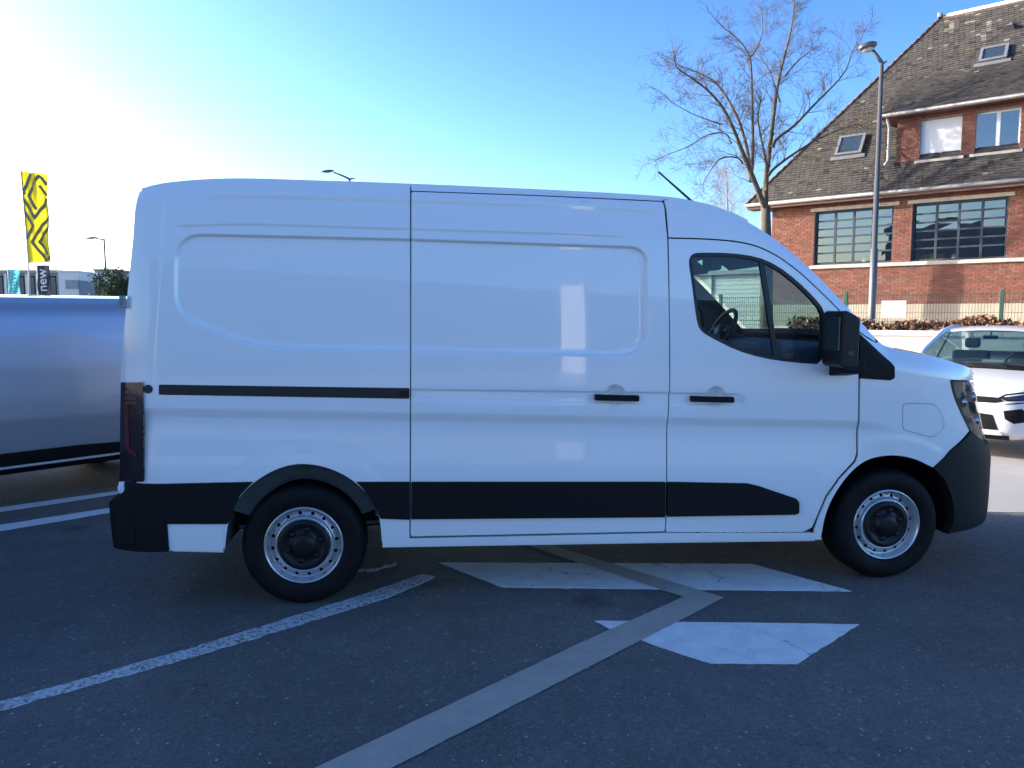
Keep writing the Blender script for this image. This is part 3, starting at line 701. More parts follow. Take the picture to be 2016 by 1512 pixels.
# ================================================================== street lamps
mat('lamp_metal', (.13, .135, .14), .45, metal=.5); mat('lamp_lens', (.55, .56, .5), .25)
def street_lamp(base, h, arm_dx, arm_dz, spur, label, rad=.06, head=.55, lean=0.0, steps=True):
    o = empty('street_lamp', base); tag(o, label, 'lamp', 'street lamps around the yard')
    top = Vector((lean, 0, h))
    MB().tube([(0, 0, 0), Vector((lean * .45, 0, h * .45)), Vector((lean * .451, 0, h * .451)), top], [rad * 1.35, rad * 1.3, rad, rad * .7], 12).build('pole', 'lamp_metal', o, smooth=True)
    MB().tube([top + Vector((spur, 0, .04)), top + Vector((.02, 0, -.02)), top + Vector((arm_dx * .3, 0, arm_dz * .38)), top + Vector((arm_dx * .72, 0, arm_dz * .85))], [rad * .25, rad * .75, rad * .65, rad * .5], 8).build('arm', 'lamp_metal', o, smooth=True)
    hc = top + Vector((arm_dx, 0, arm_dz)); s = 1 if arm_dx > 0 else -1
    hd = MB()
    prof = [(-.5, .35, .30), (-.42, .75, .60), (-.15, 1.0, 1.0), (.15, 1.0, .95), (.42, .62, .6), (.5, .3, .3)]
    rows = []
    for t, wy, hz_ in prof:
        rows.append([(hc.x - s * t * head * -1, hc.y + .14 * wy * math.cos(q), hc.z - s * 0 + .085 * hz_ * math.sin(q) + t * -.06) for q in [2 * math.pi * k / 14 for k in range(14)]])
    V = [p for r in rows for p in r]; F = [(i * 14 + k, i * 14 + (k + 1) % 14, (i + 1) * 14 + (k + 1) % 14, (i + 1) * 14 + k) for i in range(5) for k in range(14)] + [tuple(range(14)), tuple(range(70, 84))]
    hh = hd.add(V, F).build('lamp_head', 'lamp_metal', o, smooth=True)
    MB().lathe([(.0, -.105), (.08, -.10), (.105, -.075), (.11, -.05)], 16, (hc.x, hc.y, hc.z), 'z').build('lens', 'lamp_lens', hh, smooth=True)
    return o
D1 = 15.75
b1, t1, h1 = at(1715, 660, D1), at(1736, 124, D1), at(1708, 91, D1)
street_lamp((b1[0], D1, 0), t1[2], h1[0] - t1[0], h1[2] - t1[2], .10, 'tall grey street lamp standing in front of the brick house', .055, .34, lean=t1[0] - b1[0])
D2 = 46.
t2, h2 = at(688, 352, D2), at(645, 337, D2)
street_lamp((t2[0], D2, 0), t2[2], h2[0] - t2[0], h2[2] - t2[2], .35, 'street lamp whose head just shows above the van roof', .085, .75)
D3 = 60.
t3, h3 = at(205, 472, D3), at(180, 469, D3)
street_lamp((t3[0], D3, 0), t3[2], h3[0] - t3[0], h3[2] - t3[2] + .02, .1, 'far street lamp rising behind the small green tree', .085, .9)
# ================================================================== loose grit on the tarmac
mat('grit', (.42, .40, .37), .9)
rg_ = np.random.RandomState(21); gm_ = MB()
for k in range(260):
    u_, v_ = rg_.uniform(-50, 2066), 1512 - abs(rg_.randn()) * 200
    if v_ < 1130: continue
    p_ = gnd(u_, v_); r_ = rg_.uniform(.002, .006); a_ = rg_.uniform(0, 6)
    ring = [(p_[0] + r_ * math.cos(a_ + q * 1.257) * rg_.uniform(.7, 1.3), p_[1] + r_ * math.sin(a_ + q * 1.257) * rg_.uniform(.7, 1.3), .0092) for q in range(5)]
    gm_.add(ring + [(p_[0], p_[1], .0092 + r_ * .8)], [(q, (q + 1) % 5, 5) for q in range(5)])
go_ = gm_.build('grit', 'grit', None); tag(go_, 'pale loose grit scattered over the dark tarmac', 'grit', kind='stuff')
# ================================================================== the white panel van (hero)
VO, VF = gnd(597, 1190), gnd(1740, 1139)
_d = VF - VO; VAN_WB = float(np.linalg.norm(_d)); VEX = _d / VAN_WB
VEY = np.array([-VEX[1], VEX[0], 0.0]); VAN_YAW = math.atan2(VEX[1], VEX[0])
YS, HW = -0.045, 1.035                 # near body side plane, half width
YMID = YS + HW
RW_ = .352
def v2w(P): P = np.asarray(P); return VO + P[0] * VEX + P[1] * VEY + np.array([0, 0, P[2]])
def van_px(u, v, y):                   # pixel -> (x, z) on the van-local plane y
    d = ray(u, v); o = np.array([0, 0, CAM_H]) - VO
    t = (y - o @ VEY) / (d @ VEY); p = o + d * t
    return np.array([p @ VEX, p[2]])
X0, UMAX = 3.70, 1.50
UCEN = X0 + UMAX
XZ = np.array([.10, .30, .50, .70, .85, 1.0, 1.15, 1.3, 3.0]); XF = np.array([4.34, 4.42, 4.46, 4.46, 4.42, 4.36, 4.27, 4.2, 4.2])
XREAR = van_px(240, 760, YS)[0]
def tumble(z):
    z = np.asarray(z, float)
    return np.where(z > 1.2, .05 * (np.maximum(z - 1.2, 0)) ** 1.8, np.where(z < .5, .03 * (np.maximum(.5 - z, 0) / .3) ** 2, 0))
EX, EZ = np.array([-9., 9.]), np.array([9., 9.])
def S(U, Z, off=0.0, curl=True):
    U = np.atleast_1d(np.asarray(U, float)); Z = np.atleast_1d(np.asarray(Z, float)); off = np.broadcast_to(np.asarray(off, float), U.shape)
    t = tumble(Z) + .05 * (np.maximum(XREAR + .25 - U, 0) / .25) ** 2.5
    if curl:
        d = np.interp(np.minimum(U, 4.1), EX, EZ) - Z
        t = t + .05 * np.clip(1 - d / .14, 0, 1) ** 2.2
    L = np.interp(Z, XZ, XF) - X0
    th = np.clip((U - X0) / UMAX, 0, 1) * math.pi / 2
    c, s = np.cos(th), np.sin(th)
    e2 = .80
    xx = np.where(U > X0, X0 + L * s, U)
    yy = np.where(U > X0, YS + t + (HW - t) * (1 - np.maximum(c, 1e-6) ** e2), YS + t)
    dx = np.where(U > X0, L * c, 1.0); dy = np.where(U > X0, (HW - t) * e2 * np.maximum(c, 1e-3) ** (e2 - 1) * s, 0.0)
    n = np.hypot(dx, dy) + 1e-9
    return np.stack([xx + off * dy / n, yy - off * dx / n, Z], 1)
# calibrate the nose so that its outline falls where the photograph shows it
_T = [(1925, 1046), (1939, 1015), (1944, 960), (1947, 900), (1942, 872), (1935, 845), (1926, 800), (1917, 757)]
_zs, _xs = [], []
for (pu, pv) in _T:
    z = van_px(pu, pv, YS + .35)[1]
    lo, hi = 3.9, 4.9
    for _ in range(30):
        mid = (lo + hi) / 2; XZ, XF = np.array([0., 3.]), np.array([mid, mid])
        P = S(np.linspace(X0, UCEN, 60), np.full(60, z), curl=False)
        m = max(proj(v2w(p))[0] for p in P)
        lo, hi = (mid, hi) if m < pu else (lo, mid)
    _zs.append(z); _xs.append(mid)
XZ = np.array(_zs + [3.0]); XF = np.array(_xs + [_xs[-1]])
def px2uz(u, v, off=0.0):
    x, z = van_px(u, v, YS); q = np.array([x, z])
    for _ in range(14):
        def g(q):
            a = proj(v2w(S(q[0], q[1], off, curl=False)[0])); return np.array([a[0] - u, a[1] - v])
        r = g(q); h = 1e-4
        J = np.stack([(g(q + [h, 0]) - r) / h, (g(q + [0, h]) - r) / h], 1)
        try: st = np.linalg.solve(J, r)
        except Exception: break
        n = np.linalg.norm(st); q = q - st * min(1, .15 / max(n, 1e-9))
        if n < 1e-6: break
    return q
def UZ(pts, off=0.0): return np.array([px2uz(a, b, off) for a, b in pts])
# --- upper edge line (roof edge, windscreen edge, bonnet edge) as local 3-D points
E_PX = [(275, 377), (300, 369), (333, 363), (400, 357), (480, 355), (600, 359), (700, 362), (808, 366), (950, 372), (1100, 379), (1200, 384), (1312, 391),
        (1360, 398), (1420, 413), (1480, 440), (1540, 480), (1600, 534), (1650, 585), (1700, 640), (1735, 679), (1760, 687), (1800, 695), (1850, 706), (1885, 719), (1905, 735)]
E_UZ = UZ(E_PX, -.05); E_UZ = np.concatenate([E_UZ[:1], smooth_poly(E_UZ, it=2)[1:]])
_k = np.maximum.accumulate(E_UZ[:, 0] + np.arange(len(E_UZ)) * 1e-6); EX, EZ = _k, E_UZ[:, 1]
# --- pressed features of the sheet metal
REC = round_poly(UZ([(345, 459), (810, 470), (1275, 486), (1275, 704), (810, 694), (502, 686), (343, 622)]), [.15, 0, .11, .19, 0, .16, .13], 8)
REARSEAM = UZ([(333, 363), (322, 450), (312, 560), (303, 680), (300, 756)])
BELT = UZ([(286, 803), (808, 813), (1310, 822), (1690, 829), (1770, 838)])
TOPC = UZ([(330, 444), (420, 440), (500, 439), (808, 449), (1100, 458), (1300, 467)])
ROOFB = UZ([(355, 385), (420, 380), (500, 378), (808, 388), (1100, 398), (1310, 409), (1430, 431)])
SW1 = UZ([(808, 766), (1310, 773), (1463, 776)]); SW2 = UZ([(808, 785), (1310, 795), (1463, 798)])
RARCH_PX = [(752, 1068), (749, 1025), (738, 990), (714, 962), (685, 938), (645, 920), (600, 912), (560, 917), (520, 935), (485, 962), (462, 992), (448, 1030), (443, 1078)]
FARCH_PX = [(1836, 920), (1800, 902), (1760, 895), (1720, 900), (1690, 915), (1660, 945), (1635, 985), (1622, 1020), (1616, 1056)]
RARCH = smooth_poly(UZ(RARCH_PX), it=2); FARCH = smooth_poly(UZ(FARCH_PX), it=2)
CUPS = [UZ([(1211, 778)])[0], UZ([(1409, 781)])[0]]
def feat(U, Z):
    P = np.stack([U, Z], 1); D = np.zeros(len(U))
    m = (U > REC[:, 0].min() - .05) & (U < REC[:, 0].max() + .05) & (Z > REC[:, 1].min() - .05) & (Z < REC[:, 1].max() + .05)
    if m.any():
        sdv = dist_line(P[m], REC, True) * np.where(in_poly(P[m], REC), 1, -1)
        D[m] -= .018 * np.clip((sdv + .001) / .014, 0, 1)
    def along(line): return Z - np.interp(U, line[:, 0], line[:, 1])
    s = along(BELT); fade = sstep(BELT[-1, 0] + .02, BELT[-1, 0] - .35, U)
    D -= fade * .018 * np.where(s < 0, np.clip(-s / .050, 0, 1) * (1 - sstep(-.06, -.42, s)), 0)
    s = along(TOPC); fade = sstep(TOPC[0, 0], TOPC[0, 0] + .1, U) * sstep(TOPC[-1, 0], TOPC[-1, 0] - .4, U)
    D -= fade * .006 * sstep(.0, -.014, s) * (1 - sstep(-.02, -.09, s))
    s = along(ROOFB); fade = sstep(ROOFB[0, 0], ROOFB[0, 0] + .2, U) * sstep(ROOFB[-1, 0], ROOFB[-1, 0] - .5, U)
    D -= fade * .012 * sstep(0, -.04, s) * (1 - sstep(-.05, -.2, s))
    s1, s2 = along(SW1), along(SW2); fade = (U > SW1[0, 0] - .02) * sstep(SW1[-1, 0] + .004, SW1[-1, 0] - .012, U)
    D -= fade * .008 * sstep(.003, -.008, s1) * sstep(-.012, .004, s2)
    du = U - np.interp(Z, REARSEAM[::-1, 1], REARSEAM[::-1, 0]); D -= .004 * np.exp(-(du / .007) ** 2) * (Z > REARSEAM[-1, 1])
    for c in CUPS:
        r = np.hypot((U - c[0]), (Z - c[1])) / .062
        D -= .03 * np.clip(1 - r * r, 0, 1) ** .8
    for A, k, wd in ((RARCH, .0030, .115), (FARCH, .0028, .13)):
        mm = (np.abs(U - A[:, 0].mean()) < .8) & (Z < A[:, 1].max() + .25)
        if mm.any():
            d = dist_line(P[mm], A); D[mm] += k * (1 - sstep(wd - .03, wd + .012, d))
    return D
def feature_points():
    out = []
    def lines(L, offs, closed=False, st=.025):
        L = np.asarray(L); L = np.concatenate([L, L[:1]]) if closed else L
        L = resample(L, st); d = np.gradient(L, axis=0); n = np.stack([-d[:, 1], d[:, 0]], 1); n /= np.linalg.norm(n, axis=1)[:, None] + 1e-9
        for o in offs: out.append(L + n * o)
    lines(REC, (-.016, -.012, -.010, -.006, -.002, 0.001, .004, .008), True)
    lines(REC, (.016, .012, .010, .006, .002, -.001, -.004, -.008), True)
    for L in (BELT,): lines(L, (.01, 0, -.008, -.016, -.024, -.032, -.040, -.052))
    lines(REARSEAM, (-.014, -.007, 0, .007, .014))
    lines(TOPC, (.006, 0, -.006, -.014, -.022)); lines(ROOFB, (.006, 0, -.01, -.02, -.03, -.04))
    for L in (SW1, SW2): lines(L, (.006, .002, -.003, -.008, -.014), st=.03)
    for c in CUPS:
        for r in (.01, .025, .04, .05, .058, .062, .067):
            n = max(6, int(r * 500)); a = np.arange(n) / n * 2 * math.pi
            out.append(np.stack([c[0] + r * np.cos(a), c[1] + r * np.sin(a)], 1))
    for A, wd in ((RARCH, .115), (FARCH, .13)):
        lines(A, (wd - .012, wd - .004, wd + .004, wd + .012)); lines(A, (-wd + .012, -wd + .004, -wd - .004, -wd - .012))
    return np.concatenate(out)
FPTS = feature_points()
def surf_mesh(poly, holes=(), off=0.0, grid=.03, rim=.014, feats=True, mirror=False, step=.02, raw=None):
    raw = raw or S
    poly = np.asarray(poly, float); loops = [poly] + [np.asarray(h, float) for h in holes]
    loops = [resample(np.concatenate([l, l[:1]]), step)[:-1] for l in loops]
    allb = np.concatenate(loops); lo, hi = loops[0].min(0), loops[0].max(0)
    gx = np.arange(lo[0] + grid * .37, hi[0], grid); gz = np.arange(lo[1] + grid * .41, hi[1], grid)
    G = np.stack(np.meshgrid(gx, gz), -1).reshape(-1, 2)
    fp = np.zeros((0, 2))
    if feats:
        fp = FPTS[(FPTS > lo).all(1) & (FPTS < hi).all(1)]
        # thin the grid near feature points
        if len(fp):
            key = {(int(a // .03), int(b // .03)) for a, b in fp}
            G = np.array([g for g in G if (int(g[0] // .03), int(g[1] // .03)) not in key]) if len(G) else G
    C = np.concatenate([G.reshape(-1, 2), fp])
    ok = in_poly(C, loops[0])
    for h in loops[1:]: ok &= ~in_poly(C, h)
    C = C[ok]
    for l in loops: C = C[dist_line(C, l, True) > .007] if len(C) else C
    V = [Vector(p) for p in np.concatenate([allb, C])]
    edges = []; k = 0
    for l in loops:
        n = len(l); edges += [(k + i, k + (i + 1) % n) for i in range(n)]; k += n
    r = delaunay_2d_cdt(V, edges, [], 0, 1e-5)
    P = np.array([(p.x, p.y) for p in r[0]]); T = np.array([f for f in r[2] if len(f) == 3])
    cen = P[T].mean(1); ok = in_poly(cen, loops[0])
    for h in loops[1:]: ok &= ~in_poly(cen, h)
    T = T[ok]
    def f(U, Z, o=0.0): return raw(U, Z, off + o + (feat(U, Z) if feats else 0.0))
    X = f(P[:, 0], P[:, 1]); h = .004
    N = np.cross(f(P[:, 0] + h, P[:, 1]) - f(P[:, 0] - h, P[:, 1]), f(P[:, 0], P[:, 1] + h) - f(P[:, 0], P[:, 1] - h))
    N /= np.linalg.norm(N, axis=1)[:, None] + 1e-12
    # orient triangles so that they agree with N (outwards)
    fn = np.cross(X[T[:, 1]] - X[T[:, 0]], X[T[:, 2]] - X[T[:, 0]])
    fl = (fn * N[T[:, 0]]).sum(1) < 0; T[fl] = T[fl][:, ::-1]
    faces = [tuple(t) for t in T]; verts = X; normals = N
    nf = len(faces)
    if rim > 0:
        cnt = {}
        for t in T:
            for a, b in ((t[0], t[1]), (t[1], t[2]), (t[2], t[0])): cnt.setdefault((min(a, b), max(a, b)), []).append((a, b))
        be = [v[0] for v in cnt.values() if len(v) == 1]
        ids = sorted({i for e in be for i in e}); mp = {i: k for k, i in enumerate(ids)}; I = np.array(ids)
        o1 = X[I]; o2 = raw(P[I, 0], P[I, 1], off - rim + (feat(P[I, 0], P[I, 1]) if feats else 0.0))
        b0 = len(verts); m = len(ids)
        verts = np.concatenate([verts, o1, o2]); normals = np.concatenate([normals, np.zeros((2 * m, 3))])
        faces += [(b0 + mp[b], b0 + mp[a], b0 + m + mp[a], b0 + m + mp[b]) for a, b in be]
    if mirror:
        verts = verts.copy(); verts[:, 1] = 2 * YMID - verts[:, 1]; normals = normals.copy(); normals[:, 1] *= -1
        faces = [f_[::-1] for f_ in faces]
    me = bpy.data.meshes.new('panel'); me.from_pydata([tuple(p) for p in verts], [], faces)
    me.polygons.foreach_set('use_smooth', [i < nf for i in range(len(faces))])
    me.normals_split_custom_set_from_vertices([tuple(q) for q in normals])
    me.update()
    return me
van = empty('panel_van', VO, VAN_YAW)
tag(van, 'large white panel van with black side mouldings parked across the foreground', 'van')
def vp(name, poly, m, holes=(), off=0.0, grid=.03, rim=.014, feats=True, parent=None, both=True, step=.02):
    o = link(name, surf_mesh(poly, holes, off, grid, rim, feats, step=step), m, parent or van)
    if both: link(name, surf_mesh(poly, holes, off, max(grid, .05), rim, False, mirror=True, step=max(step, .03)), m, van)
    return o
# --- outlines
def Eseg(a, b): return [E_UZ[i] for i in range(len(E_UZ)) if a <= E_UZ[i, 0] <= b]
u808, u1312 = px2uz(808, 366)[0], px2uz(1312, 391)[0]
quarter = np.array([tuple(p) for p in Eseg(-9, u808 - .02)] + [tuple(px2uz(807.4, 366, -.05))] + [tuple(p) for p in UZ([(807.4, 380), (807.4, 700), (806, 1062), (752, 1068)])] + [tuple(p) for p in RARCH[1:]] +
                   [tuple(p) for p in UZ([(332, 1076), (300, 1076), (240, 1000), (236, 760), (240, 700), (250, 590), (262, 470)])])
slide = round_poly(UZ([(810, 376), (1050, 384), (1308.5, 396), (1313.5, 470), (1316.5, 600), (1317.5, 760), (1314, 825), (1311.5, 950), (1308.5, 1046), (1100, 1050), (808.5, 1056), (809.6, 700)]), .012, 3)
WIN_PX = [(1356, 520), (1357, 508), (1363, 500), (1375, 497), (1440, 498), (1490, 505), (1530, 522), (1570, 553), (1600, 582), (1622, 608), (1627, 640), (1626, 718), (1560, 714), (1500, 705), (1450, 690), (1400, 665), (1381, 653), (1373, 640), (1367, 600), (1360, 545)]
WIN = smooth_poly(UZ(WIN_PX), True, 1)
DTOP = smooth_poly([(1316.5, 470), (1400, 472), (1470, 479), (1520, 498), (1570, 533), (1620, 580), (1660, 620), (1688, 653)], it=3)
door = UZ([tuple(p) for p in DTOP] + [(1690, 745), (1689, 830), (1687, 893), (1682, 907), (1650, 940), (1625, 975), (1610, 1010), (1598, 1038), (1580, 1047),
           (1450, 1048), (1310.7, 1047), (1313.7, 950), (1316.2, 825), (1319.7, 760), (1318.7, 600)])
_g = np.gradient(DTOP, axis=0); _n = np.stack([_g[:, 1], -_g[:, 0]], 1); _n /= np.linalg.norm(_n, axis=1)[:, None]; DT2 = DTOP + _n * 3.0
cabtop = np.array([tuple(p) for p in UZ([(1312, 393)])] + [tuple(p) for p in Eseg(u1312 + .004, px2uz(1735, 679)[0])] + [tuple(p) for p in UZ([(1729, 674), (1708, 662)] + [tuple(p) for p in DT2[::-1]] + [(1315, 430)])])
headlamp_in = UZ([(1872, 751), (1880, 785), (1893, 815), (1909, 848)])
zt_end = E_UZ[-1, 1]; uF = X0 + .92
zHL = px2uz(1905, 735)[1]
z_hl0, z_hl1 = van_px(1938, 866, YS + .35)[1], van_px(1917, 757, YS + .3)[1]
u_hl_top = headlamp_in[0]
FLAP = round_poly(UZ([(1777, 793), (1838, 795), (1852, 810), (1861, 838), (1845, 857), (1832, 861), (1776, 846)]), [.03, .03, .03, .03, .03, .03, .03], 4)
def shrink(poly, d):
    c = poly.mean(0); r = np.linalg.norm(poly - c, axis=1).mean(); return c + (poly - c) * (1 - d / r)
fender = np.array([tuple(p) for p in Eseg(px2uz(1735, 679)[0], 9)] + [(E_UZ[-1, 0] + .10, zt_end - .035), (E_UZ[-1, 0] + .16, z_hl1 + .012)] + [(headlamp_in[0][0] - .004, headlamp_in[0][1] + .012)] + [(p[0] - .008, p[1]) for p in headlamp_in] +
                  [tuple(p) for p in UZ([(1872, 884)])] + [tuple(p) for p in FARCH] +
                  [tuple(p) for p in UZ([(1603, 1056), (1603, 1042), (1614, 1012), (1629, 978), (1653, 944), (1686, 910), (1691, 896), (1693, 830), (1694, 745), (1693, 656), (1712, 668), (1729, 676)])])
side_all = np.array([tuple(p) for p in Eseg(-9, 4.0)] + [tuple(p) for p in UZ([(1860, 760), (1860, 880)])] + [tuple(p) for p in FARCH] + [tuple(p) for p in UZ([(1500, 1058), (1000, 1062), (752, 1068)])] + [tuple(p) for p in RARCH] + [tuple(p) for p in UZ([(332, 1070), (260, 1000), (242, 900), (242, 760), (258, 590), (270, 470)])])
# --- panels
backing = link('inner_shell', surf_mesh(side_all, [WIN], -.040, .08, 0, False, step=.04), 'cabin_dark', van)
link('inner_shell', surf_mesh(side_all, [WIN], -.040, .08, 0, False, mirror=True, step=.04), 'cabin_dark', van)
vp('rear_quarter_panel', quarter, 'paint')
vp('roof_side_rail', np.array([tuple(px2uz(809.2, 366, -.05))] + [tuple(p) for p in Eseg(u808 + .02, u1312 - .02)] + [tuple(px2uz(1309.5, 390.8, -.05))] + [tuple(p) for p in UZ([(1308, 393.6), (1050, 381.8), (810, 373.8)])]), 'paint', feats=False)
sdoor = vp('sliding_door', slide, 'paint')
fdoor = vp('front_door', door, 'paint', [WIN])
vp('cab_pillar', cabtop, 'paint')
fend = vp('front_fender', fender, 'paint', [FLAP])
vp('charging_flap', shrink(FLAP, .004), 'paint', off=-.0008, both=False, parent=fend)
vp('sill', UZ([(753, 1066), (806, 1060), (1308, 1049), (1600, 1048.5), (1616, 1057), (1617, 1062), (1250, 1068), (753, 1077)]), 'paint', off=.004, rim=.06, feats=False)
vp('sill_flange', UZ([(753, 1071), (1250, 1065), (1606, 1060), (1606, 1066), (1250, 1071), (753, 1079)]), 'paint', off=-.012, rim=.03, feats=False)
# --- black mouldings, bumpers
vp('side_moulding', round_poly(UZ([(702, 948), (806, 948), (806, 1022), (749, 1020), (743, 1005), (730, 980), (712, 958)]), .004, 2), 'plastic', off=.016, rim=.03, feats=False)
vp('side_moulding', round_poly(UZ([(810, 948), (1309, 948), (1307.5, 1017), (809.5, 1021)]), .006, 2), 'plastic', off=.018, rim=.03, feats=False, parent=sdoor)
vp('side_moulding', round_poly(UZ([(1313, 948), (1470, 951), (1492, 956), (1566, 981), (1571, 988), (1571, 1009), (1564, 1012), (1312, 1016)]), .008, 2), 'plastic', off=.018, rim=.03, feats=False, parent=fdoor)
vp('rear_skirt', UZ([(331, 1031), (442, 1031), (440, 1085), (335, 1083)]), 'paint', off=.010, rim=.03, feats=False)
bump_r = round_poly(UZ([(240, 948), (499, 948), (474, 974), (457, 1006), (449, 1030), (330.5, 1030), (333, 1084), (226, 1076), (217, 988), (240, 966)]), .004, 2)
vp('rear_bumper', bump_r, 'plastic', off=.020, rim=.05, feats=False)
bz0, bz1 = px2uz(226, 1076)[1], px2uz(240, 966)[1]; bx0 = px2uz(219, 1010)[0]
bp = [van_px(q[0], q[1], YS) for q in ((262, 949), (242, 949), (241, 966), (218, 987), (222, 1040), (227, 1075), (262, 1078))]
MB().prism([(q[0] + .006, YS + .012, q[1]) for q in bp], (0, 0, 0), (0, 2 * HW - .024, 0)).build('rear_bumper_step', 'plastic', van, bevel=.012)
vp('skirt_flange', UZ([(338, 1076), (441, 1077), (439, 1089), (340, 1087)]), 'paint', off=-.012, rim=.03, feats=False)
# front bumper, grille, nose and lamps on the wrapped front surface
bi = UZ([(1836, 921), (1858, 945), (1870, 975), (1876, 1008), (1873, 1033), (1862, 1050)])
zb = bi[-1, 1] - .0
btop = [tuple(headlamp_in[-1] + [0, -.006]), (X0 + .75, z_hl0 - .01), (X0 + 1.0, z_hl0 - .02), (UCEN, z_hl0 - .02)]
bpoly = np.array([tuple(p) for p in bi] + [(X0 + .7, zb), (UCEN, zb + .02)] + btop[::-1] + [tuple(px2uz(1873, 884))])
vp('front_bumper', bpoly, 'plastic', off=.012, rim=.05, feats=False, grid=.05)
hl = np.array([tuple(headlamp_in[0]), tuple(headlamp_in[1]), tuple(headlamp_in[2]), tuple(headlamp_in[3]), (X0 + .75, z_hl0), (uF, z_hl0 + .06), (uF, z_hl1 - .06), (E_UZ[-1, 0] + .16, z_hl1)])
for mir in (False, True):
    h = link('headlight', surf_mesh(hl, (), -.05, .04, 0, False, mirror=mir), 'lamp_inner', van)
    link('lens', surf_mesh(hl, (), .002, .04, .03, False, mirror=mir), 'headlamp_glass', h)
    bez = np.array([tuple(p) for p in headlamp_in] + [(X0 + .75, z_hl0), (X0 + .75, z_hl0 + .03)] + [(p[0] + .035, p[1]) for p in headlamp_in[::-1]])
    link('bezel', surf_mesh(bez, (), -.004, .03, .03, False, mirror=mir), 'plastic', h)
    for k, (fu, fz) in enumerate(((.30, .75), (.30, .40), (.62, .80))):
        cu = headlamp_in[0][0] + .10 + .22 * (1 - fz) + .12 * k; cz = z_hl0 + (z_hl1 - z_hl0) * fz
        P = S(cu, cz, -.035)[0]
        if mir: P[1] = 2 * YMID - P[1]
        MB().lathe([(.0, .0), (.02, .004), (.035, .02), (.038, .03)], 20, (P[0], P[1], P[2]), 'x').build('reflector', 'chrome', h, smooth=True)
vp('grille', np.array([(uF, z_hl0 - .01), (UCEN, z_hl0 - .01), (UCEN, z_hl1 - .05), (uF, z_hl1 - .05)]), 'plastic', off=-.01, rim=.02, feats=False, grid=.06)
vp('nose_panel', np.array([(E_UZ[-1, 0] + .10, z_hl1 + .01), (uF, z_hl1 - .05), (UCEN, z_hl1 - .05), (UCEN, zt_end + .02), (E_UZ[-1, 0] + .10, zt_end - .03)]), 'paint', off=0, rim=.02, feats=False, grid=.06)
# --- roof, windscreen, bonnet: lofted between the two edge lines
def S_edge(uz):
    return S(uz[:, 0], uz[:, 1], 0.0)
Enear = S_edge(E_UZ)
def loft(i0, i1, bulge, name, m, parent=van, up=None, n=22, inset=0.0, smooth=True, pw=3.0, drop=0.0):
    P = []
    for i in range(i0, i1):
        a = Enear[i].copy(); b = a.copy(); b[1] = 2 * YMID - a[1]
        t = Enear[min(i + 1, len(Enear) - 1)] - Enear[max(i - 1, 0)]; d = np.array([-t[2], 0, t[0]]); d /= np.linalg.norm(d) + 1e-9
        if d[2] < 0: d = -d
        bl = bulge(a[0]) if callable(bulge) else bulge
        row = []
        for k in range(n + 1):
            v = inset + (1 - 2 * inset) * k / n
            row.append(a * (1 - v) + b * v + d * (bl * (1 - abs(2 * v - 1) ** pw) - drop))
        P.append(row)
    V, F = grid_mesh(P)
    o = MB().add(V, F).build(name, m, parent, smooth=smooth)
    return o
iw0 = int(np.argmin(np.abs(E_UZ[:, 0] - px2uz(1500, 453)[0]))); iw1 = int(np.argmin(np.abs(E_UZ[:, 0] - px2uz(1735, 679)[0])))
loft(0, iw0 + 1, .035, 'roof', 'paint')
loft(iw0, iw1 + 1, .075, 'windscreen', 'van_glass', inset=.045, pw=2.2)
loft(iw1, len(Enear), .05, 'bonnet', 'paint')
ih = int(np.argmin(np.abs(E_UZ[:, 0] - px2uz(1556, 493)[0])))
loft(iw0, ih + 1, .07, 'windscreen_header', 'cabin', inset=.03, pw=2.2, drop=.02)
# windscreen surround pillars seen from inside
for mir in (False, True): link('pillar_trim', surf_mesh(cabtop, (), -.03, .08, 0, False, mirror=mir, step=.04), 'cabin', van)
MB().tube([(Enear[iw1][0] - .06, YS + .12, Enear[iw1][2] - .01), (Enear[iw1][0] + .05, YMID, Enear[iw1][2] + .0), (Enear[iw1][0] - .06, 2 * YMID - YS - .12, Enear[iw1][2] - .01)], .03, 8).build('scuttle', 'plastic', van)
# roof gutter line along the roof edge of the body
g = [Enear[i] + np.array([0, .012, .004]) for i in range(2, iw0)]
MB().tube(g, .011, 6).build('roof_rail', 'paint', van, smooth=True)
# --- rear end: two doors
rp = UZ([(275, 377), (262, 470), (250, 590), (240, 700), (236, 760), (240, 1000)])
rz = np.linspace(rp[:, 1].min() + .0, rp[0, 1] - .0, 14)
rx = np.interp(rz, rp[::-1, 1], rp[::-1, 0])
for s in (0, 1):
    P = []
    for z, x in zip(rz, rx):
        a = S(x, z)[0]; row = []
        for k in range(9):
            v = (k / 8) * .497; q = np.array([a[0] - .045 * (1 - (1 - 2 * v) ** 4), a[1] * (1 - v) + (2 * YMID - a[1]) * v, z])
            if s: q[1] = 2 * YMID - q[1]
            row.append(q)
        P.append(row)
    V, F = grid_mesh(P); rd = MB().add(V, F).build('rear_door', 'paint', van, smooth=True)
    for (pu, pv) in ((239, 594), (238, 960)):
        x, z = van_px(pu, pv, YS + .03); yy = YS + .035 if not s else 2 * YMID - YS - .035
        MB().box((x + .005, yy, z), (.03, .024, .065)).box((x - .006, yy - .012, z), (.014, .016, .03)).build('hinge', 'paint' if pv > 700 else 'frame_grey', rd, bevel=.004)
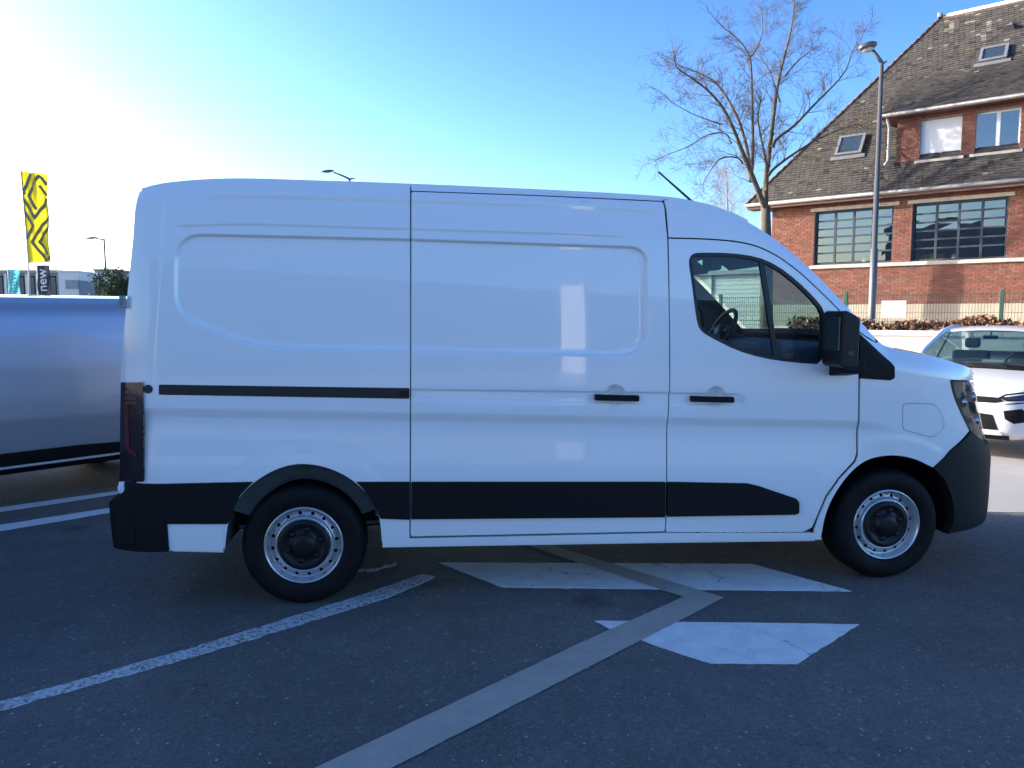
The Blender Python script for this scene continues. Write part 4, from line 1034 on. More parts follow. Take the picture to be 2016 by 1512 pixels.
# --- tail lamp
tl = round_poly(UZ([(239, 752), (283, 752), (285, 947), (237, 947)]), .006, 2)
for mir in (False, True):
    t = link('tail_light', surf_mesh(tl, (), .012, .04, .03, False, mirror=mir), 'lens_dark', van)
    for strip in ([(247, 770), (270, 771), (270, 776), (247, 775)], [(247, 781), (270, 782), (270, 787), (247, 786)], [(247, 791), (270, 792), (270, 796), (254, 796), (256, 878), (270, 892), (270, 901), (250, 884)]):
        link('light_strip', surf_mesh(UZ(strip), (), .0145, .05, .004, False, mirror=mir, step=.01), 'lens_red', t)
# --- slide rail, lock cover, handles
vp('slide_rail', round_poly(UZ([(313, 757), (806, 764), (806, 785), (313, 777)]), .008, 3), 'rubber', off=.003, rim=.01, feats=False, both=False)
vp('rail_stop', round_poly(UZ([(788, 769), (804, 769), (804, 781), (788, 781)]), .004, 2), 'plastic_grey', off=.010, rim=.01, feats=False, both=False)
c = px2uz(292, 766); a = np.arange(20) / 20 * 2 * math.pi
vp('lock_cover', np.stack([c[0] + .024 * np.cos(a), c[1] + .024 * np.sin(a)], 1), 'rubber', off=.006, rim=.01, feats=False, both=False)
for px, par in (([(1171, 776), (1256, 778), (1256, 789.5), (1171, 787.5)], sdoor), ([(1359, 779), (1442, 781), (1442, 792), (1359, 790)], fdoor)):
    vp('door_handle', round_poly(UZ(px), .008, 3), 'plastic', off=.030, rim=.022, feats=False, both=False, parent=par)
    for e0, e1 in ((0, .17), (.83, 1)):
        q = np.array(px, float); A = q[0] + (q[1] - q[0]) * e0; B = q[0] + (q[1] - q[0]) * e1; Cc = q[3] + (q[2] - q[3]) * e1; Dd = q[3] + (q[2] - q[3]) * e0
        vp('handle_mount', UZ([A, B, Cc, Dd]), 'plastic', off=.012, rim=.03, feats=False, both=False, parent=par)
# --- side window
def inset(poly, d):
    n = len(poly); out = []
    ar = 0.5 * sum(poly[i][0] * poly[(i + 1) % n][1] - poly[(i + 1) % n][0] * poly[i][1] for i in range(n)); sg = 1 if ar > 0 else -1
    for i in range(n):
        t = poly[(i + 1) % n] - poly[i - 1]; t = t / (np.linalg.norm(t) + 1e-9); out.append(poly[i] + sg * d * np.array([-t[1], t[0]]))
    return np.array(out)
WIN2 = inset(WIN, .020)
for mir in (False, True):
    wf = link('window_frame', surf_mesh(inset(WIN, .001), [WIN2], -.004, .03, .03, False, mirror=mir), 'rubber', van)
    link('window_pane', surf_mesh(inset(WIN, .006), (), -.016, .06, 0, False, mirror=mir), 'van_glass', wf)
    link('window_divider', surf_mesh(UZ([(1494, 505), (1505, 508), (1535, 714), (1526, 713)]), (), -.008, .04, .02, False, mirror=mir), 'rubber', wf)
    link('mirror_sail', surf_mesh(UZ([(1617, 604), (1626, 605), (1640, 602), (1662, 622), (1689, 652), (1690, 744), (1662, 742), (1640, 726), (1612, 718), (1616, 660)]), (), -.001, .05, .02, False, mirror=mir), 'plastic', wf)
    link('fender_trim', surf_mesh(round_poly(UZ([(1692.5, 657), (1755, 714), (1761, 722), (1761, 744), (1753, 749), (1692.5, 745)]), .006, 2), (), .004, .05, .015, False, mirror=mir), 'plastic', van)
    # door mirror
    ya, yb = YS - .27, YS - .05
    mx0, mz1 = van_px(1660, 612, ya); mx1, mz0 = van_px(1692, 724, ya)
    prof = [(mx0, mz0 + .015), (mx0 + .005, mz1 - .012), (mx0 + .02, mz1 + .004), (mx1 - .02, mz1 - .03), (mx1 - .002, mz1 - .06), (mx1 - .004, mz0 + .02), (mx1 - .02, mz0 - .004), (mx0 + .02, mz0 - .002)]
    f2 = lambda y: (2 * YMID - y) if mir else y
    o = MB().prism([(x, f2(ya), z) for x, z in prof], (0, 0, 0), (0, f2(yb) - f2(ya), 0)).build('door_mirror', 'plastic_grey', van, bevel=.014)
    MB().box((mx0 + .006, f2((ya + yb) / 2), (mz0 + mz1) / 2 + .03), (.014, .16, .19)).build('mirror_face', 'skylight_glass', o, bevel=.003)
    lx, lz = van_px(1674, 696, ya); MB().box((lx, f2(ya - .002), lz), (.04, .010, .03)).build('indicator', 'headlamp_glass', o, bevel=.004)
    ax, az = van_px(1668, 732, YS - .10)
    MB().prism([(ax - .075, f2(YS - .02), az - .03), (ax + .06, f2(YS - .02), az - .03), (ax + .06, f2(YS - .02), az + .05), (ax - .075, f2(YS - .02), az + .05)], (0, 0, 0), (0, f2(YS - .20) - f2(YS - .02), .03)).build('mirror_arm', 'plastic', o, bevel=.012)
# --- wheel arch liners
def arch_liner(A, depth, m, name):
    A3 = S(A[:, 0], A[:, 1], -.004)
    for mir in (0, 1):
        P = []
        for p in A3:
            row = []
            for k in range(6):
                q = p.copy(); q[1] += depth * k / 5
                if mir: q[1] = 2 * YMID - q[1]
                row.append(q)
            P.append(row)
        V, F = grid_mesh(P); o = MB().add(V, F).build(name, m, van, smooth=True)
        P = []
        for p in A3:
            q0 = p.copy(); q0[1] += depth; q1 = np.array([A3[:, 0].mean(), q0[1], .34])
            if mir: q0[1] = 2 * YMID - q0[1]; q1[1] = q0[1]
            P.append([q0, q0 * .5 + q1 * .5, q1])
        V, F = grid_mesh(P); MB().add(V, F).build('arch_wall', 'dark', o)
arch_liner(RARCH, .38, 'liner', 'wheel_arch_liner'); arch_liner(np.concatenate([bi[::-1], FARCH[1:]]), .45, 'plastic', 'wheel_arch_liner')
# outward facing splash ring inside the rear arch
A3 = S(RARCH[:, 0], RARCH[:, 1], -.002); cw = np.array([van_px(598, 1077, 0)[0], RW_ + .02])
for mir in (0, 1):
    P = []
    for p in A3:
        if p[2] < .55: continue
        dv = np.array([cw[0] - p[0], cw[1] - p[2]]); dv /= np.linalg.norm(dv); row = []
        for k, (w2, dy) in enumerate(((0, 0), (.012, .02), (.05, .04), (.095, .06), (.105, .09), (.105, .16))):
            q = np.array([p[0] + dv[0] * w2, p[1] + dy, p[2] + dv[1] * w2])
            if mir: q[1] = 2 * YMID - q[1]
            row.append(q)
        P.append(row)
    V, F = grid_mesh(P); MB().add(V, F).build('splash_ring', 'liner', van, smooth=True)
# front part of the arch formed by the bumper
# --- wheels
RW = 0.352
rc = van_px(598, 1077, 0.0); fc = van_px(1746, 1040, 0.0)
def make_wheel(x, y, z, rad, flip=False, steer=0.0):
    s = -1 if flip else 1
    prof = [(.222, .012), (.232, .0), (.262, -.010), (.300, -.012), (.325, -.004), (.342, .012), (rad - .004, .030), (rad, .055), (rad, .105), (rad, .17), (rad - .004, .20), (.335, .225), (.30, .235), (.23, .225), (.222, .20)]
    prof = [(r * 1.0, h * s) for r, h in prof]
    o = MB().lathe(prof, 64).build('wheel', 'tyre', van, smooth=True); o.location = (x, y, z); o.rotation_euler = (0, 0, steer)
    grooves = MB()
    for gk in (.075, .115, .155): grooves.lathe([(rad + .0008, (gk - .006) * s), (rad + .0012, gk * s), (rad + .0008, (gk + .006) * s)], 64)
    grooves.build('tread_groove', 'dark', o, smooth=True)
    # steel rim: lip and barrel, disc with round holes
    lip = [(.224, .010), (.2235, .001), (.218, -.003), (.212, .002), (.208, .012), (.205, .03), (.200, .036), (.198, .05), (.197, .20)]
    rim = MB().lathe([(r, h * s) for r, h in lip], 64).build('rim', 'rim_bright', o, smooth=True)
    n = 16; hr = .0110; rh = .182
    disc = [(.199, .040), (.19, .046), (.160, .034), (.152, .022), (.140, .020), (.134, .032), (.03, .032)]
    def dy(r): return float(np.interp(r, [q[0] for q in disc[::-1]], [q[1] for q in disc[::-1]]))
    aa = np.arange(96) / 96 * 2 * math.pi
    outer = np.stack([.199 * np.cos(aa), .199 * np.sin(aa)], 1); inner = np.stack([.03 * np.cos(aa), .03 * np.sin(aa)], 1)
    holes = [inner]
    ha = np.arange(12) / 12 * 2 * math.pi
    for k in range(n):
        t = 2 * math.pi * (k + .3) / n; cx, cz = rh * math.cos(t), rh * math.sin(t)
        holes.append(np.stack([cx + hr * np.cos(ha), cz + hr * np.sin(ha)], 1))
    def raw(U, Z, off=0.0):
        r = np.hypot(U, Z); h = np.interp(r, [q[0] for q in disc[::-1]], [q[1] for q in disc[::-1]])
        return np.stack([U, (h - np.asarray(off)) * s, Z], 1)
    rings = [np.stack([r * np.cos(aa), r * np.sin(aa)], 1) for r in (.19, .160, .152, .146, .140, .134, .10)]
    global FPTS
    keep = FPTS; FPTS = np.concatenate(rings)
    kf = globals()['feat']; globals()['feat'] = lambda U, Z: 0.0 * U
    me = surf_mesh(outer, holes, 0.0, .02, .006, True, step=.012, raw=raw)
    if flip: me.flip_normals()
    globals()['feat'] = kf; FPTS = keep
    link('rim_disc', me, 'rim', o)
    MB().lathe([(.148, .022 * s), (.151, .015 * s), (.158, .014 * s), (.163, .022 * s), (.164, .036 * s)], 64).build('rim_ring', 'rim_bright', o, smooth=True)
    MB().lathe([(.197, .19 * s), (.197, .062 * s), (.0, .062 * s)], 48).build('brake_drum', 'dark', o, smooth=True)
    cap = MB().lathe([(.146, .026 * s), (.147, .010 * s), (.138, .002 * s), (.118, .0 * s), (.108, .010 * s), (.075, .012 * s), (.066, -.004 * s), (.055, -.014 * s), (.030, -.018 * s), (.0, -.018 * s)], 48).build('hub_cap', 'plastic_grey', o, smooth=True)
    for k in range(6):
        t = 2 * math.pi * k / 6 + .3
        MB().lathe([(.016, .012 * s), (.015, .0), (.0, -.002 * s)], 12, (.092 * math.cos(t), 0, .092 * math.sin(t))).build('bolt_cover', 'plastic_grey', cap, smooth=True)
    return o
yt2 = 2 * YMID - 0.0
for (cx, ph) in ((rc[0], 1), (fc[0], 0)):
    make_wheel(cx, 0.0, RW - .004, RW, steer=0.0)
    make_wheel(cx, yt2, RW - .004, RW, flip=True)
# --- underside
ub = MB().box2((XREAR + .3, .30, .40), (3.0, 1.75, .52)).build('floor_pan', 'chassis', van)
MB().box2((3.0, .45, .30), (4.25, 1.6, .60)).build('engine_tray', 'chassis', van)
for y in (.42, 1.52): MB().box2((XREAR + .1, y, .36), (3.3, y + .09, .46)).build('chassis_rail', 'frame_grey' if y < 1 else 'chassis', van)
MB().tube([(rc[0], .15, RW - .03), (rc[0], 1.85, RW - .03)], .045, 10).build('rear_axle', 'chassis', van, smooth=True)
MB().box2((rc[0] - .65, .30, .38), (rc[0] + .65, .38, .42)).build('leaf_spring', 'frame_grey', van)
MB().box2((rc[0] + .40, .12, .47), (rc[0] + .60, .32, .58)).build('bracket', 'frame_grey', van, bevel=.01)
# --- cab interior
dz = van_px(1470, 640, 1.0)[1]
x_ws = float(np.interp(1.30, Enear[iw0:iw1 + 1, 2][::-1], Enear[iw0:iw1 + 1, 0][::-1]))
cabx = van_px(1352, 600, YS)[0]
dtop = 1.46
dprof = [(2.86, .80), (2.86, 1.05), (2.80, 1.20), (2.86, dtop - .05), (2.98, dtop), (3.20, dtop + .02), (3.42, dtop + .02), (3.45, 1.08), (3.0, 1.0)]
MB().prism([(x, .06, z) for x, z in dprof], (0, 0, 0), (0, 1.86, 0)).build('dashboard', 'cabin', van, bevel=.03)
MB().prism([(2.79, .86, .95), (2.76, .86, 1.28), (2.86, .86, 1.33), (2.9, .86, .95)], (0, 0, 0), (0, .30, 0)).build('centre_console', 'seat_cloth', van, bevel=.015)
MB().box((2.77, 1.02, 1.40), (.03, .26, .17)).build('touch_screen', 'rubber', van, bevel=.01)
_s = van_px(1420, 652, 1.48); print('steer', _s); sc = Vector((_s[0], 1.48, _s[1])); th = R(28)
st = MB()
ringp = []
for k in range(33):
    t = 2 * math.pi * k / 32; lx, ly = .19 * math.cos(t), .19 * math.sin(t)
    ringp.append(sc + Vector((-lx * math.sin(th) * -1, ly, lx * math.cos(th))))
st.tube(ringp, .017, 8, cap=False)
for t in (0.1, math.pi - .1, -math.pi / 2):
    lx, ly = .18 * math.sin(t), .18 * math.cos(t); st.tube([sc, sc + Vector((lx * math.sin(th), ly, lx * math.cos(th)))], .018, 6)
st.tube([sc + Vector((-.03, 0, .01)), sc + Vector((.04, 0, -.02))], .06, 12)
st.tube([sc, sc + Vector((.35, 0, -.14))], .035, 8)
st.build('steering_wheel', 'rubber', van, smooth=True)
MB().prism([(2.76, 1.25, 1.30), (2.76, 1.25, 1.48), (2.98, 1.25, 1.52), (2.98, 1.25, 1.30)], (0, 0, 0), (0, .46, 0)).build('instrument_hood', 'cabin', van, bevel=.02)
for y in (.42, 1.02, 1.48):
    s_ = MB().prism([(1.95, y - .24, .72), (2.42, y - .24, .76), (2.44, y - .24, .88), (1.95, y - .24, .84)], (0, 0, 0), (0, .46, 0)).build('seat', 'seat_cloth', van, bevel=.04)
    MB().prism([(1.90, y - .22, .80), (2.04, y - .22, .84), (1.94, y - .22, 1.50), (1.80, y - .22, 1.48)], (0, 0, 0), (0, .42, 0)).build('backrest', 'seat_cloth', s_, bevel=.05)
    MB().prism([(1.82, y - .14, 1.52), (1.93, y - .14, 1.54), (1.91, y - .14, 1.74), (1.82, y - .14, 1.74)], (0, 0, 0), (0, .28, 0)).build('headrest', 'seat_cloth', s_, bevel=.04)
MB().box2((1.62, YS + .08, .45), (1.66, 2 * YMID - YS - .08, 2.32)).build('bulkhead', 'cabin_light', van)
hx = Enear[iw0][0]
P = []
for x, z in ((1.62, 2.22), (2.1, 2.20), (hx - .05, Enear[iw0][2] - .08)):
    P.append([(x, YS + .12 + k * (2 * HW - .24) / 6, z + .03 * (1 - (k / 3 - 1) ** 2)) for k in range(7)])
V, F = grid_mesh(P); MB().add(V, F).build('headliner', 'cabin', van)
wa = Enear[iw0]
for y in (.55, 1.45):
    MB().prism([(wa[0] - .02, y - .24, wa[2] - .06), (wa[0] + .17, y - .24, wa[2] - .20), (wa[0] + .15, y - .24, wa[2] - .225), (wa[0] - .05, y - .24, wa[2] - .09)], (0, 0, 0), (0, .48, 0)).build('sun_visor', 'cabin', van, bevel=.008)
MB().box((wa[0] + .10, YMID, wa[2] - .15), (.10, .16, .12)).build('sensor_housing', 'cabin', van, bevel=.02)
# inner door trim below the windows
for yy in (YS + .055, 2 * YMID - YS - .055):
    wl = WIN[np.argsort(WIN[:, 0])]
    MB().prism([(px2uz(1330, 700)[0], yy, .55), (3.05, yy, .55), (3.05, yy, px2uz(1600, 722)[1] - .02), (px2uz(1500, 710)[0], yy, px2uz(1500, 710)[1] - .02), (px2uz(1400, 670)[0], yy, px2uz(1400, 672)[1] - .02), (px2uz(1345, 650)[0], yy, px2uz(1370, 650)[1] - .01)], (0, 0, 0), (0, .03 if yy < 1 else -.03, 0)).build('door_trim', 'cabin', van)
# --- antenna
a0, a1 = van_px(1366, 400, YMID - .1), van_px(1296, 338, YMID - .1)
MB().tube([(a0[0] + .05, YMID - .1, a0[1] - .05), (a0[0], YMID - .1, a0[1]), (a1[0], YMID - .1, a1[1])], [.011, .009, .006], 8).build('antenna', 'rubber', van, smooth=True)
# ================================================================== trees
mat('bark', (.105, .085, .062), .9, var=.35, vscale=6, bump=.6, bscale=25)
mat('twig_bark', (.085, .070, .058), .9)
mat('birch', (.26, .235, .215), .9, var=.3, vscale=8)
def bare_tree(name, label, Y, limbs, trunk_px, seed, r0, twig=(.85, .35), m_trunk='bark', m_twig='twig_bark', dens=1.0, rad_k=1.0, droop=0.0):
    rng = random.Random(seed)
    base = at(*trunk_px[0], Y); root = empty(name, (base[0], Y, 0)); tag(root, label, 'tree')
    org = Vector((base[0], Y, 0))
    tr, cr = MB(), MB()
    pts = [Vector(at(u, v, Y)) - org for u, v in trunk_px]; pts[0].z = 0
    rad = [r0 * (1.25 - .45 * k / (len(pts) - 1)) for k in range(len(pts))]
    tr.tube(pts, rad, 12)
    def twigs(p, d, L, r, lev):
        n = 4 if lev < 3 else 3; q = [p]; dd = d.normalized(); rr = [r]
        for k in range(n):
            dd = (dd + Vector((rng.uniform(-1, 1), rng.uniform(-1, 1), rng.uniform(-.7, 1.0) - droop)) * .15).normalized(); q.append(q[-1] + dd * L / n); rr.append(max(.0028, r * (1 - .85 * (k + 1) / n)))
        cr.tube(q, rr, 4 if lev < 3 else 3, cap=False)
        if lev >= 4: return
        m = {2: int(8 * dens), 3: int(4 * dens)}.get(lev, 6)
        for k in range(m):
            t = rng.uniform(.15, 1.0) * n; i = min(int(t), n - 1); s = q[i].lerp(q[i + 1], t - i)
            side = dd.cross(Vector((rng.uniform(-1, 1), rng.uniform(-1, 1), rng.uniform(-1, 1)))).normalized()
            twigs(s, (dd * .75 + side * rng.uniform(.45, 1.1) + Vector((0, 0, .10 - droop))).normalized(), L * rng.uniform(.35, .65), max(.003, r * .45), lev + 1)
    for li, (pl, ra, rb_, dy) in enumerate(limbs):
        P = smooth_poly(pl, it=2); n = len(P); q = []
        off = 0.0
        for k, (u, v) in enumerate(P):
            f = k / (n - 1); yy = Y + dy * f ** 1.2
            c = Vector(at(u, v, Y)); s = yy / Y          # keep metres, not the pixel: move the point sideways in depth only
            q.append(c + Vector((0, yy - Y, 0)) - org)
        rr = [max(.010, rb_ + (ra - rb_) * (1 - k / (n - 1)) ** 1.25) * rad_k for k in range(n)]
        tr.tube(q, rr, 8)
        Ltot = sum((q[k + 1] - q[k]).length for k in range(n - 1)); acc = 0
        nsub = int(Ltot / .26 * dens)
        for j in range(nsub):
            f = (.22 + .78 * (j + rng.random()) / nsub) * (n - 1); i = min(int(f), n - 2); s = q[i].lerp(q[i + 1], f - i); d = (q[i + 1] - q[i]).normalized()
            side = d.cross(Vector((rng.uniform(-1, 1), rng.uniform(-1, 1), rng.uniform(-1, 1)))).normalized()
            L = rng.uniform(.55, 1.0) * twig[0] * (1.15 - .5 * f / (n - 1)); r = min(rr[i] * .38, .014)
            twigs(s, (d * .7 + side * .9 + Vector((0, 0, .18 - droop))).normalized(), L, r, 2)
        twigs(q[-1], (q[-1] - q[-2]).normalized(), twig[0] * .8, rb_, 2)
    tr.build('trunk', m_trunk, root, smooth=True, fix=False); cr.build('crown', m_twig, root, smooth=True, fix=False)
    return root
TY = 25.6
limbs = [
    ([(1507, 412), (1492, 385), (1477, 355), (1451, 303), (1433, 266), (1411, 229), (1381, 200), (1344, 178), (1311, 163)], .13, .02, -1.6),
    ([(1479, 358), (1474, 296), (1462, 244), (1448, 207), (1429, 170), (1411, 148), (1381, 129), (1337, 111)], .085, .016, .8),
    ([(1478, 350), (1481, 300), (1479, 259), (1477, 207), (1474, 148), (1470, 118), (1448, 89), (1414, 67)], .085, .014, -.6),
    ([(1471, 120), (1492, 96), (1507, 59), (1507, 15)], .035, .012, .4),
    ([(1507, 414), (1508, 395), (1511, 355), (1518, 311), (1526, 259), (1533, 215), (1542, 163), (1548, 141), (1563, 89), (1577, 44), (1585, 5), (1590, -25)], .14, .018, 1.2),
    ([(1509, 375), (1507, 344), (1500, 315), (1485, 266), (1477, 237)], .06, .03, -.8),
    ([(1521, 290), (1526, 274), (1559, 252), (1589, 219), (1611, 196), (1640, 167), (1657, 143), (1664, 112), (1674, 95)], .075, .013, -.6),
    ([(1513, 345), (1522, 333), (1551, 311), (1596, 281), (1640, 259), (1670, 247), (1695, 240)], .07, .014, .4),
    ([(1462, 322), (1448, 311), (1411, 315), (1392, 337), (1370, 370)], .04, .012, -1.0),
    ([(1440, 282), (1433, 256), (1396, 259), (1366, 281), (1318, 296)], .04, .012, .9),
    ([(1536, 200), (1530, 160), (1520, 120), (1505, 92)], .035, .012, .8),
    ([(1545, 150), (1580, 110), (1610, 90), (1618, 55)], .035, .012, .9),
    ([(1420, 245), (1390, 238), (1350, 225), (1312, 205)], .03, .010, -.5),
]
bare_tree('bare_tree', 'leafless forked tree standing in front of the brick house', TY, limbs, [(1509, 700), (1509, 560), (1508, 470), (1507, 405)], 11, .185, twig=(1.2, .4), dens=1.22, rad_k=.86)
blimbs = [([(1434, 470), (1433, 430), (1432, 390), (1430, 335)], .09, .02, 0)] + [([(1433, 455 - 14 * k), (1433 + s * 14, 440 - 14 * k), (1433 + s * (34 - 2.6 * k), 418 - 13 * k)], .018, .005, s * 1.5 * ((-1) ** k)) for k in range(8) for s in (-1, 1)]
bare_tree('birch_tree', 'pale thin birch far behind, left of the forked tree', 44, blimbs, [(1434, 650), (1434, 560), (1434, 465)], 5, .13, twig=(1.3, .4), m_trunk='birch', m_twig='birch', dens=.9, droop=.10)
# evergreen bush-tree far left
attr_mat('evergreen', .7, noise=.25, nscale=6)
gb = at(224, 600, 46); gt = empty('evergreen_tree', (gb[0], 46, 0)); tag(gt, 'small rounded green tree beside the rear edge of the van', 'tree')
MB().tube([(0, 0, 0), (.05, 0, 1.2), (.1, .1, 2.6)], [.16, .13, .06], 8).tube([(.03, 0, 1.0), (-.5, .2, 2.2)], [.08, .03], 6).tube([(.04, 0, 1.1), (.6, -.2, 2.5)], [.08, .03], 6).build('trunk', 'bark', gt, smooth=True)
def ef(rng, n):
    cl = rng.randn(60, 3) * [.55, .55, .55]; cl = cl / (1 + .25 * np.linalg.norm(cl, axis=1)[:, None]) + [.1, 0, 3.05]; cl[:, 0] *= 1.15; cl[:, 2] += .25 * np.sin(cl[:, 0] * 3)
    i = rng.randint(60, size=n); return cl[i] + rng.randn(n, 3) * .17
leaf_cloud('crown', 9000, ef, .075, [(.05, .085, .04), (.035, .06, .03), (.075, .11, .055)], gt, 'evergreen', 8)

# ================================================================== flag and banners far left
def flag_mat(name, col):
    m = bpy.data.materials.new(name); m.use_nodes = True; n, l = m.node_tree.nodes, m.node_tree.links
    p = n['Principled BSDF']; p.inputs['Base Color'].default_value = (*col, 1); p.inputs['Roughness'].default_value = .8
    t = n.new('ShaderNodeBsdfTranslucent'); t.inputs[0].default_value = (*col, 1); mx = n.new('ShaderNodeMixShader'); mx.inputs[0].default_value = .45
    l.new(p.outputs[0], mx.inputs[1]); l.new(t.outputs[0], mx.inputs[2]); l.new(mx.outputs[0], n['Material Output'].inputs[0]); MATS[name] = m
flag_mat('flag_yellow', (.80, .66, .02)); flag_mat('flag_grey', (.27, .26, .24)); flag_mat('banner_teal', (.16, .58, .62)); flag_mat('banner_black', (.035, .045, .07))
mat('pole_grey', (.45, .45, .44), .4, metal=.3)
FY = 35.0
pb = at(57, 600, FY); fl = empty('flag_pole', (pb[0], FY, 0)); tag(fl, 'leaning pole flying a tall yellow flag with grey diamond pattern', 'flag')
ftop, fbot = Vector(at(41, 336, FY)), Vector(at(56.5, 522, FY)); org = Vector((pb[0], FY, 0))
MB().tube([(0, 0, 0), fbot - org, ftop - org], [.05, .04, .025], 8).build('pole', 'pole_grey', fl, smooth=True)
FQ = [at(41, 337, FY), at(89, 342, FY), at(101, 516, FY), at(55, 518, FY)]
def fpt(s, t, off=0.0):                 # s across from the pole, t down
    p = (1 - s) * ((1 - t) * FQ[0] + t * FQ[3]) + s * ((1 - t) * FQ[1] + t * FQ[2])
    wv = .10 * s * math.sin(7 * s + 4 * t) + .05 * s * math.sin(13 * t - 5 * s) + .03 * math.sin(20 * s - 6 * t) * s
    return (p[0] - org.x, wv + off, p[2])
P = [[fpt(s / 24, t / 60) for s in range(25)] for t in range(61)]
V, F = grid_mesh(P); cloth = MB().add(V, F).build('cloth', 'flag_yellow', fl, smooth=True)
# diamond line pattern (coordinates read off the flag: x 0..1 across, y 0..1 down)
stripes = [[(.40, .02), (.05, .21), (.05, .25)], [(.74, .03), (.24, .26), (.53, .41)], [(.70, .03), (.84, .05), (1.0, .13)], [(.74, .14), (1.0, .25)],
           [(.0, .29), (.46, .50), (1.0, .28)], [(.0, .43), (.36, .59), (.0, .74)], [(1.0, .47), (.25, .77), (.80, .985), (1.0, .93)], [(1.0, .58), (.54, .77), (.88, .91)]]
for pl in stripes:
    sm = MB(); pl = np.array(pl, float) * [1.0, 3.8]; A, B = [], []; hw_ = .055
    nr = []
    for a, b in zip(pl[:-1], pl[1:]):
        d = (b - a) / np.linalg.norm(b - a); nr.append(np.array([-d[1], d[0]]))
    for k in range(len(pl)):
        n_ = nr[0] if k == 0 else nr[-1] if k == len(pl) - 1 else (nr[k - 1] + nr[k]) / max(.35, 1 + nr[k - 1] @ nr[k])
        A.append(pl[k] - n_ * hw_); B.append(pl[k] + n_ * hw_)
    A2, B2 = [], []
    for k in range(len(pl) - 1):
        m_ = 14
        for q in range(m_ + (k == len(pl) - 2)): A2.append(A[k] + (A[k + 1] - A[k]) * q / m_); B2.append(B[k] + (B[k + 1] - B[k]) * q / m_)
    cl = lambda p: (min(max(p[0], 0), 1), min(max(p[1] / 3.8, 0), 1))
    rows = [[fpt(*cl(a), -.012), fpt(*cl(b), -.012), fpt(*cl(b), .012), fpt(*cl(a), .012)] for a, b in zip(A2, B2)]
    V, F = grid_mesh([r_ + r_[:1] for r_ in rows]); sm.add(V, F).build('emblem_line', 'flag_grey', cloth)
def text_mesh(s, size, ext=.01):
    cu = bpy.data.curves.new('t', 'FONT'); cu.body = s; cu.size = size; cu.extrude = ext; cu.align_x = 'CENTER'; cu.align_y = 'CENTER'; cu.resolution_u = 3
    o = bpy.data.objects.new('t', cu); COL.objects.link(o); bpy.context.view_layer.update()
    me = bpy.data.meshes.new_from_object(o.evaluated_get(bpy.context.evaluated_depsgraph_get())); bpy.data.objects.remove(o); return me
def banner(x0, x1, y0, y1, Y, m, txt, mt, ts, label, tx=.5):
    a, b = at(x0, y0, Y), at(x1, y1, Y); W_, H_ = b[0] - a[0], a[2] - b[2]
    r = empty('banner', (a[0], Y, 0)); tag(r, label, 'banner', 'upright banners at the far edge of the yard')
    MB().tube([(0, .03, 0), (0, .03, a[2])], .035, 8).build('pole', 'pole_grey', r)
    P = [[(W_ * s / 8, .04 * math.sin(s * .9 + t * .5), b[2] - .0 + (H_) * (1 - t / 14)) for s in range(9)] for t in range(15)]
    V, F = grid_mesh(P); c = MB().add(V, F).build('cloth', m, r, smooth=True)
    o = link('lettering', text_mesh(txt, ts), mt, c); o.location = (W_ * tx, -.06, b[2] + H_ * .52); o.rotation_euler = (R(90), R(-90), 0)
banner(72, 100, 522, 584, 36, 'banner_black', 'new', 'win_white', .62, 'black banner with white vertical lettering below the yellow flag', .47)
banner(15, 40, 530, 584, 37, 'banner_teal', 'new', mat('teal_dark', (.10, .40, .42), .8), .58, 'pale teal banner with darker lettering left of the flag pole', .5)

# ================================================================== far buildings on the left
def facade(name, label, u0, u1, vtop, Y, m, cat='building', deep=10):
    a, b = at(u0, vtop, Y), at(u1, vtop, Y); r = empty(name, (a[0], Y, 0)); tag(r, label, cat); W_ = b[0] - a[0]
    MB().box2((0, .02, 0), (W_, deep, a[2])).build('wall', m, r); return r, W_, a[2]
mat('glass_dark', (.05, .07, .10), .15, spec=.8); mat('far_grey', (.30, .33, .34), .7, var=.08); mat('far_white', (.74, .74, .70), .7); mat('far_pink', (.55, .30, .28), .7); mat('far_beige', (.45, .40, .33), .7)
r, W_, H_ = facade('glazed_hall', 'dark glazed hall with pale pillars behind the teal and black banners', -260, 116, 538, 62, 'far_grey')
for k in range(18):
    x = W_ * k / 18; f = MB().box2((x + .10, -.02, .4), (x + W_ / 18 - .25, .017, H_ - .2)).build('window', 'plastic_grey', r)
    MB().box2((x + .16, -.03, .5), (x + W_ / 18 - .31, -.023, H_ - .3)).build('pane', 'glass_dark', f)
    MB().box2((x - .12, -.10, 0), (x + .08, .016, H_)).build('pillar', 'far_white', r)
MB().box2((-.3, -.3, H_ + .003), (W_ + .3, 10, H_ + .25)).build('roof', 'far_grey', r)
r, W_, H_ = facade('grey_shed', 'plain grey shed behind the white cabin', 186, 222, 533, 56, 'far_grey', deep=8)
MB().box2((-.1, -.1, H_ + .003), (W_ + .1, 8, H_ + .12)).build('roof', 'zinc', r); MB().box2((.4, -.05, .0), (1.0, .017, 2.0)).build('door', 'cladding', r)
r, W_, H_ = facade('pink_shopfront', 'small pink fronted building half hidden by the green tree', 190, 216, 533, 58, 'far_pink', deep=6)
r.location.x += 1.15; MB().box2((.1, -.04, H_ - .9), (W_ - .1, .017, H_ - .3)).build('fascia', 'far_white', r)
r, W_, H_ = facade('brown_house', 'brownish house behind the green tree, mostly hidden by the van', 240, 330, 548, 64, 'far_beige', deep=8)
MB().prism([(-.2, 0, H_), (W_ + .2, 0, H_), (W_ + .2, 4, H_ + .9), (-.2, 4, H_ + .9)], (0, 0, 0), (0, 0, .12)).build('roof', 'soffit', r)
MB().box2((.8, -.03, 1.0), (1.8, .017, 2.2)).build('window', 'glass_dark', r)
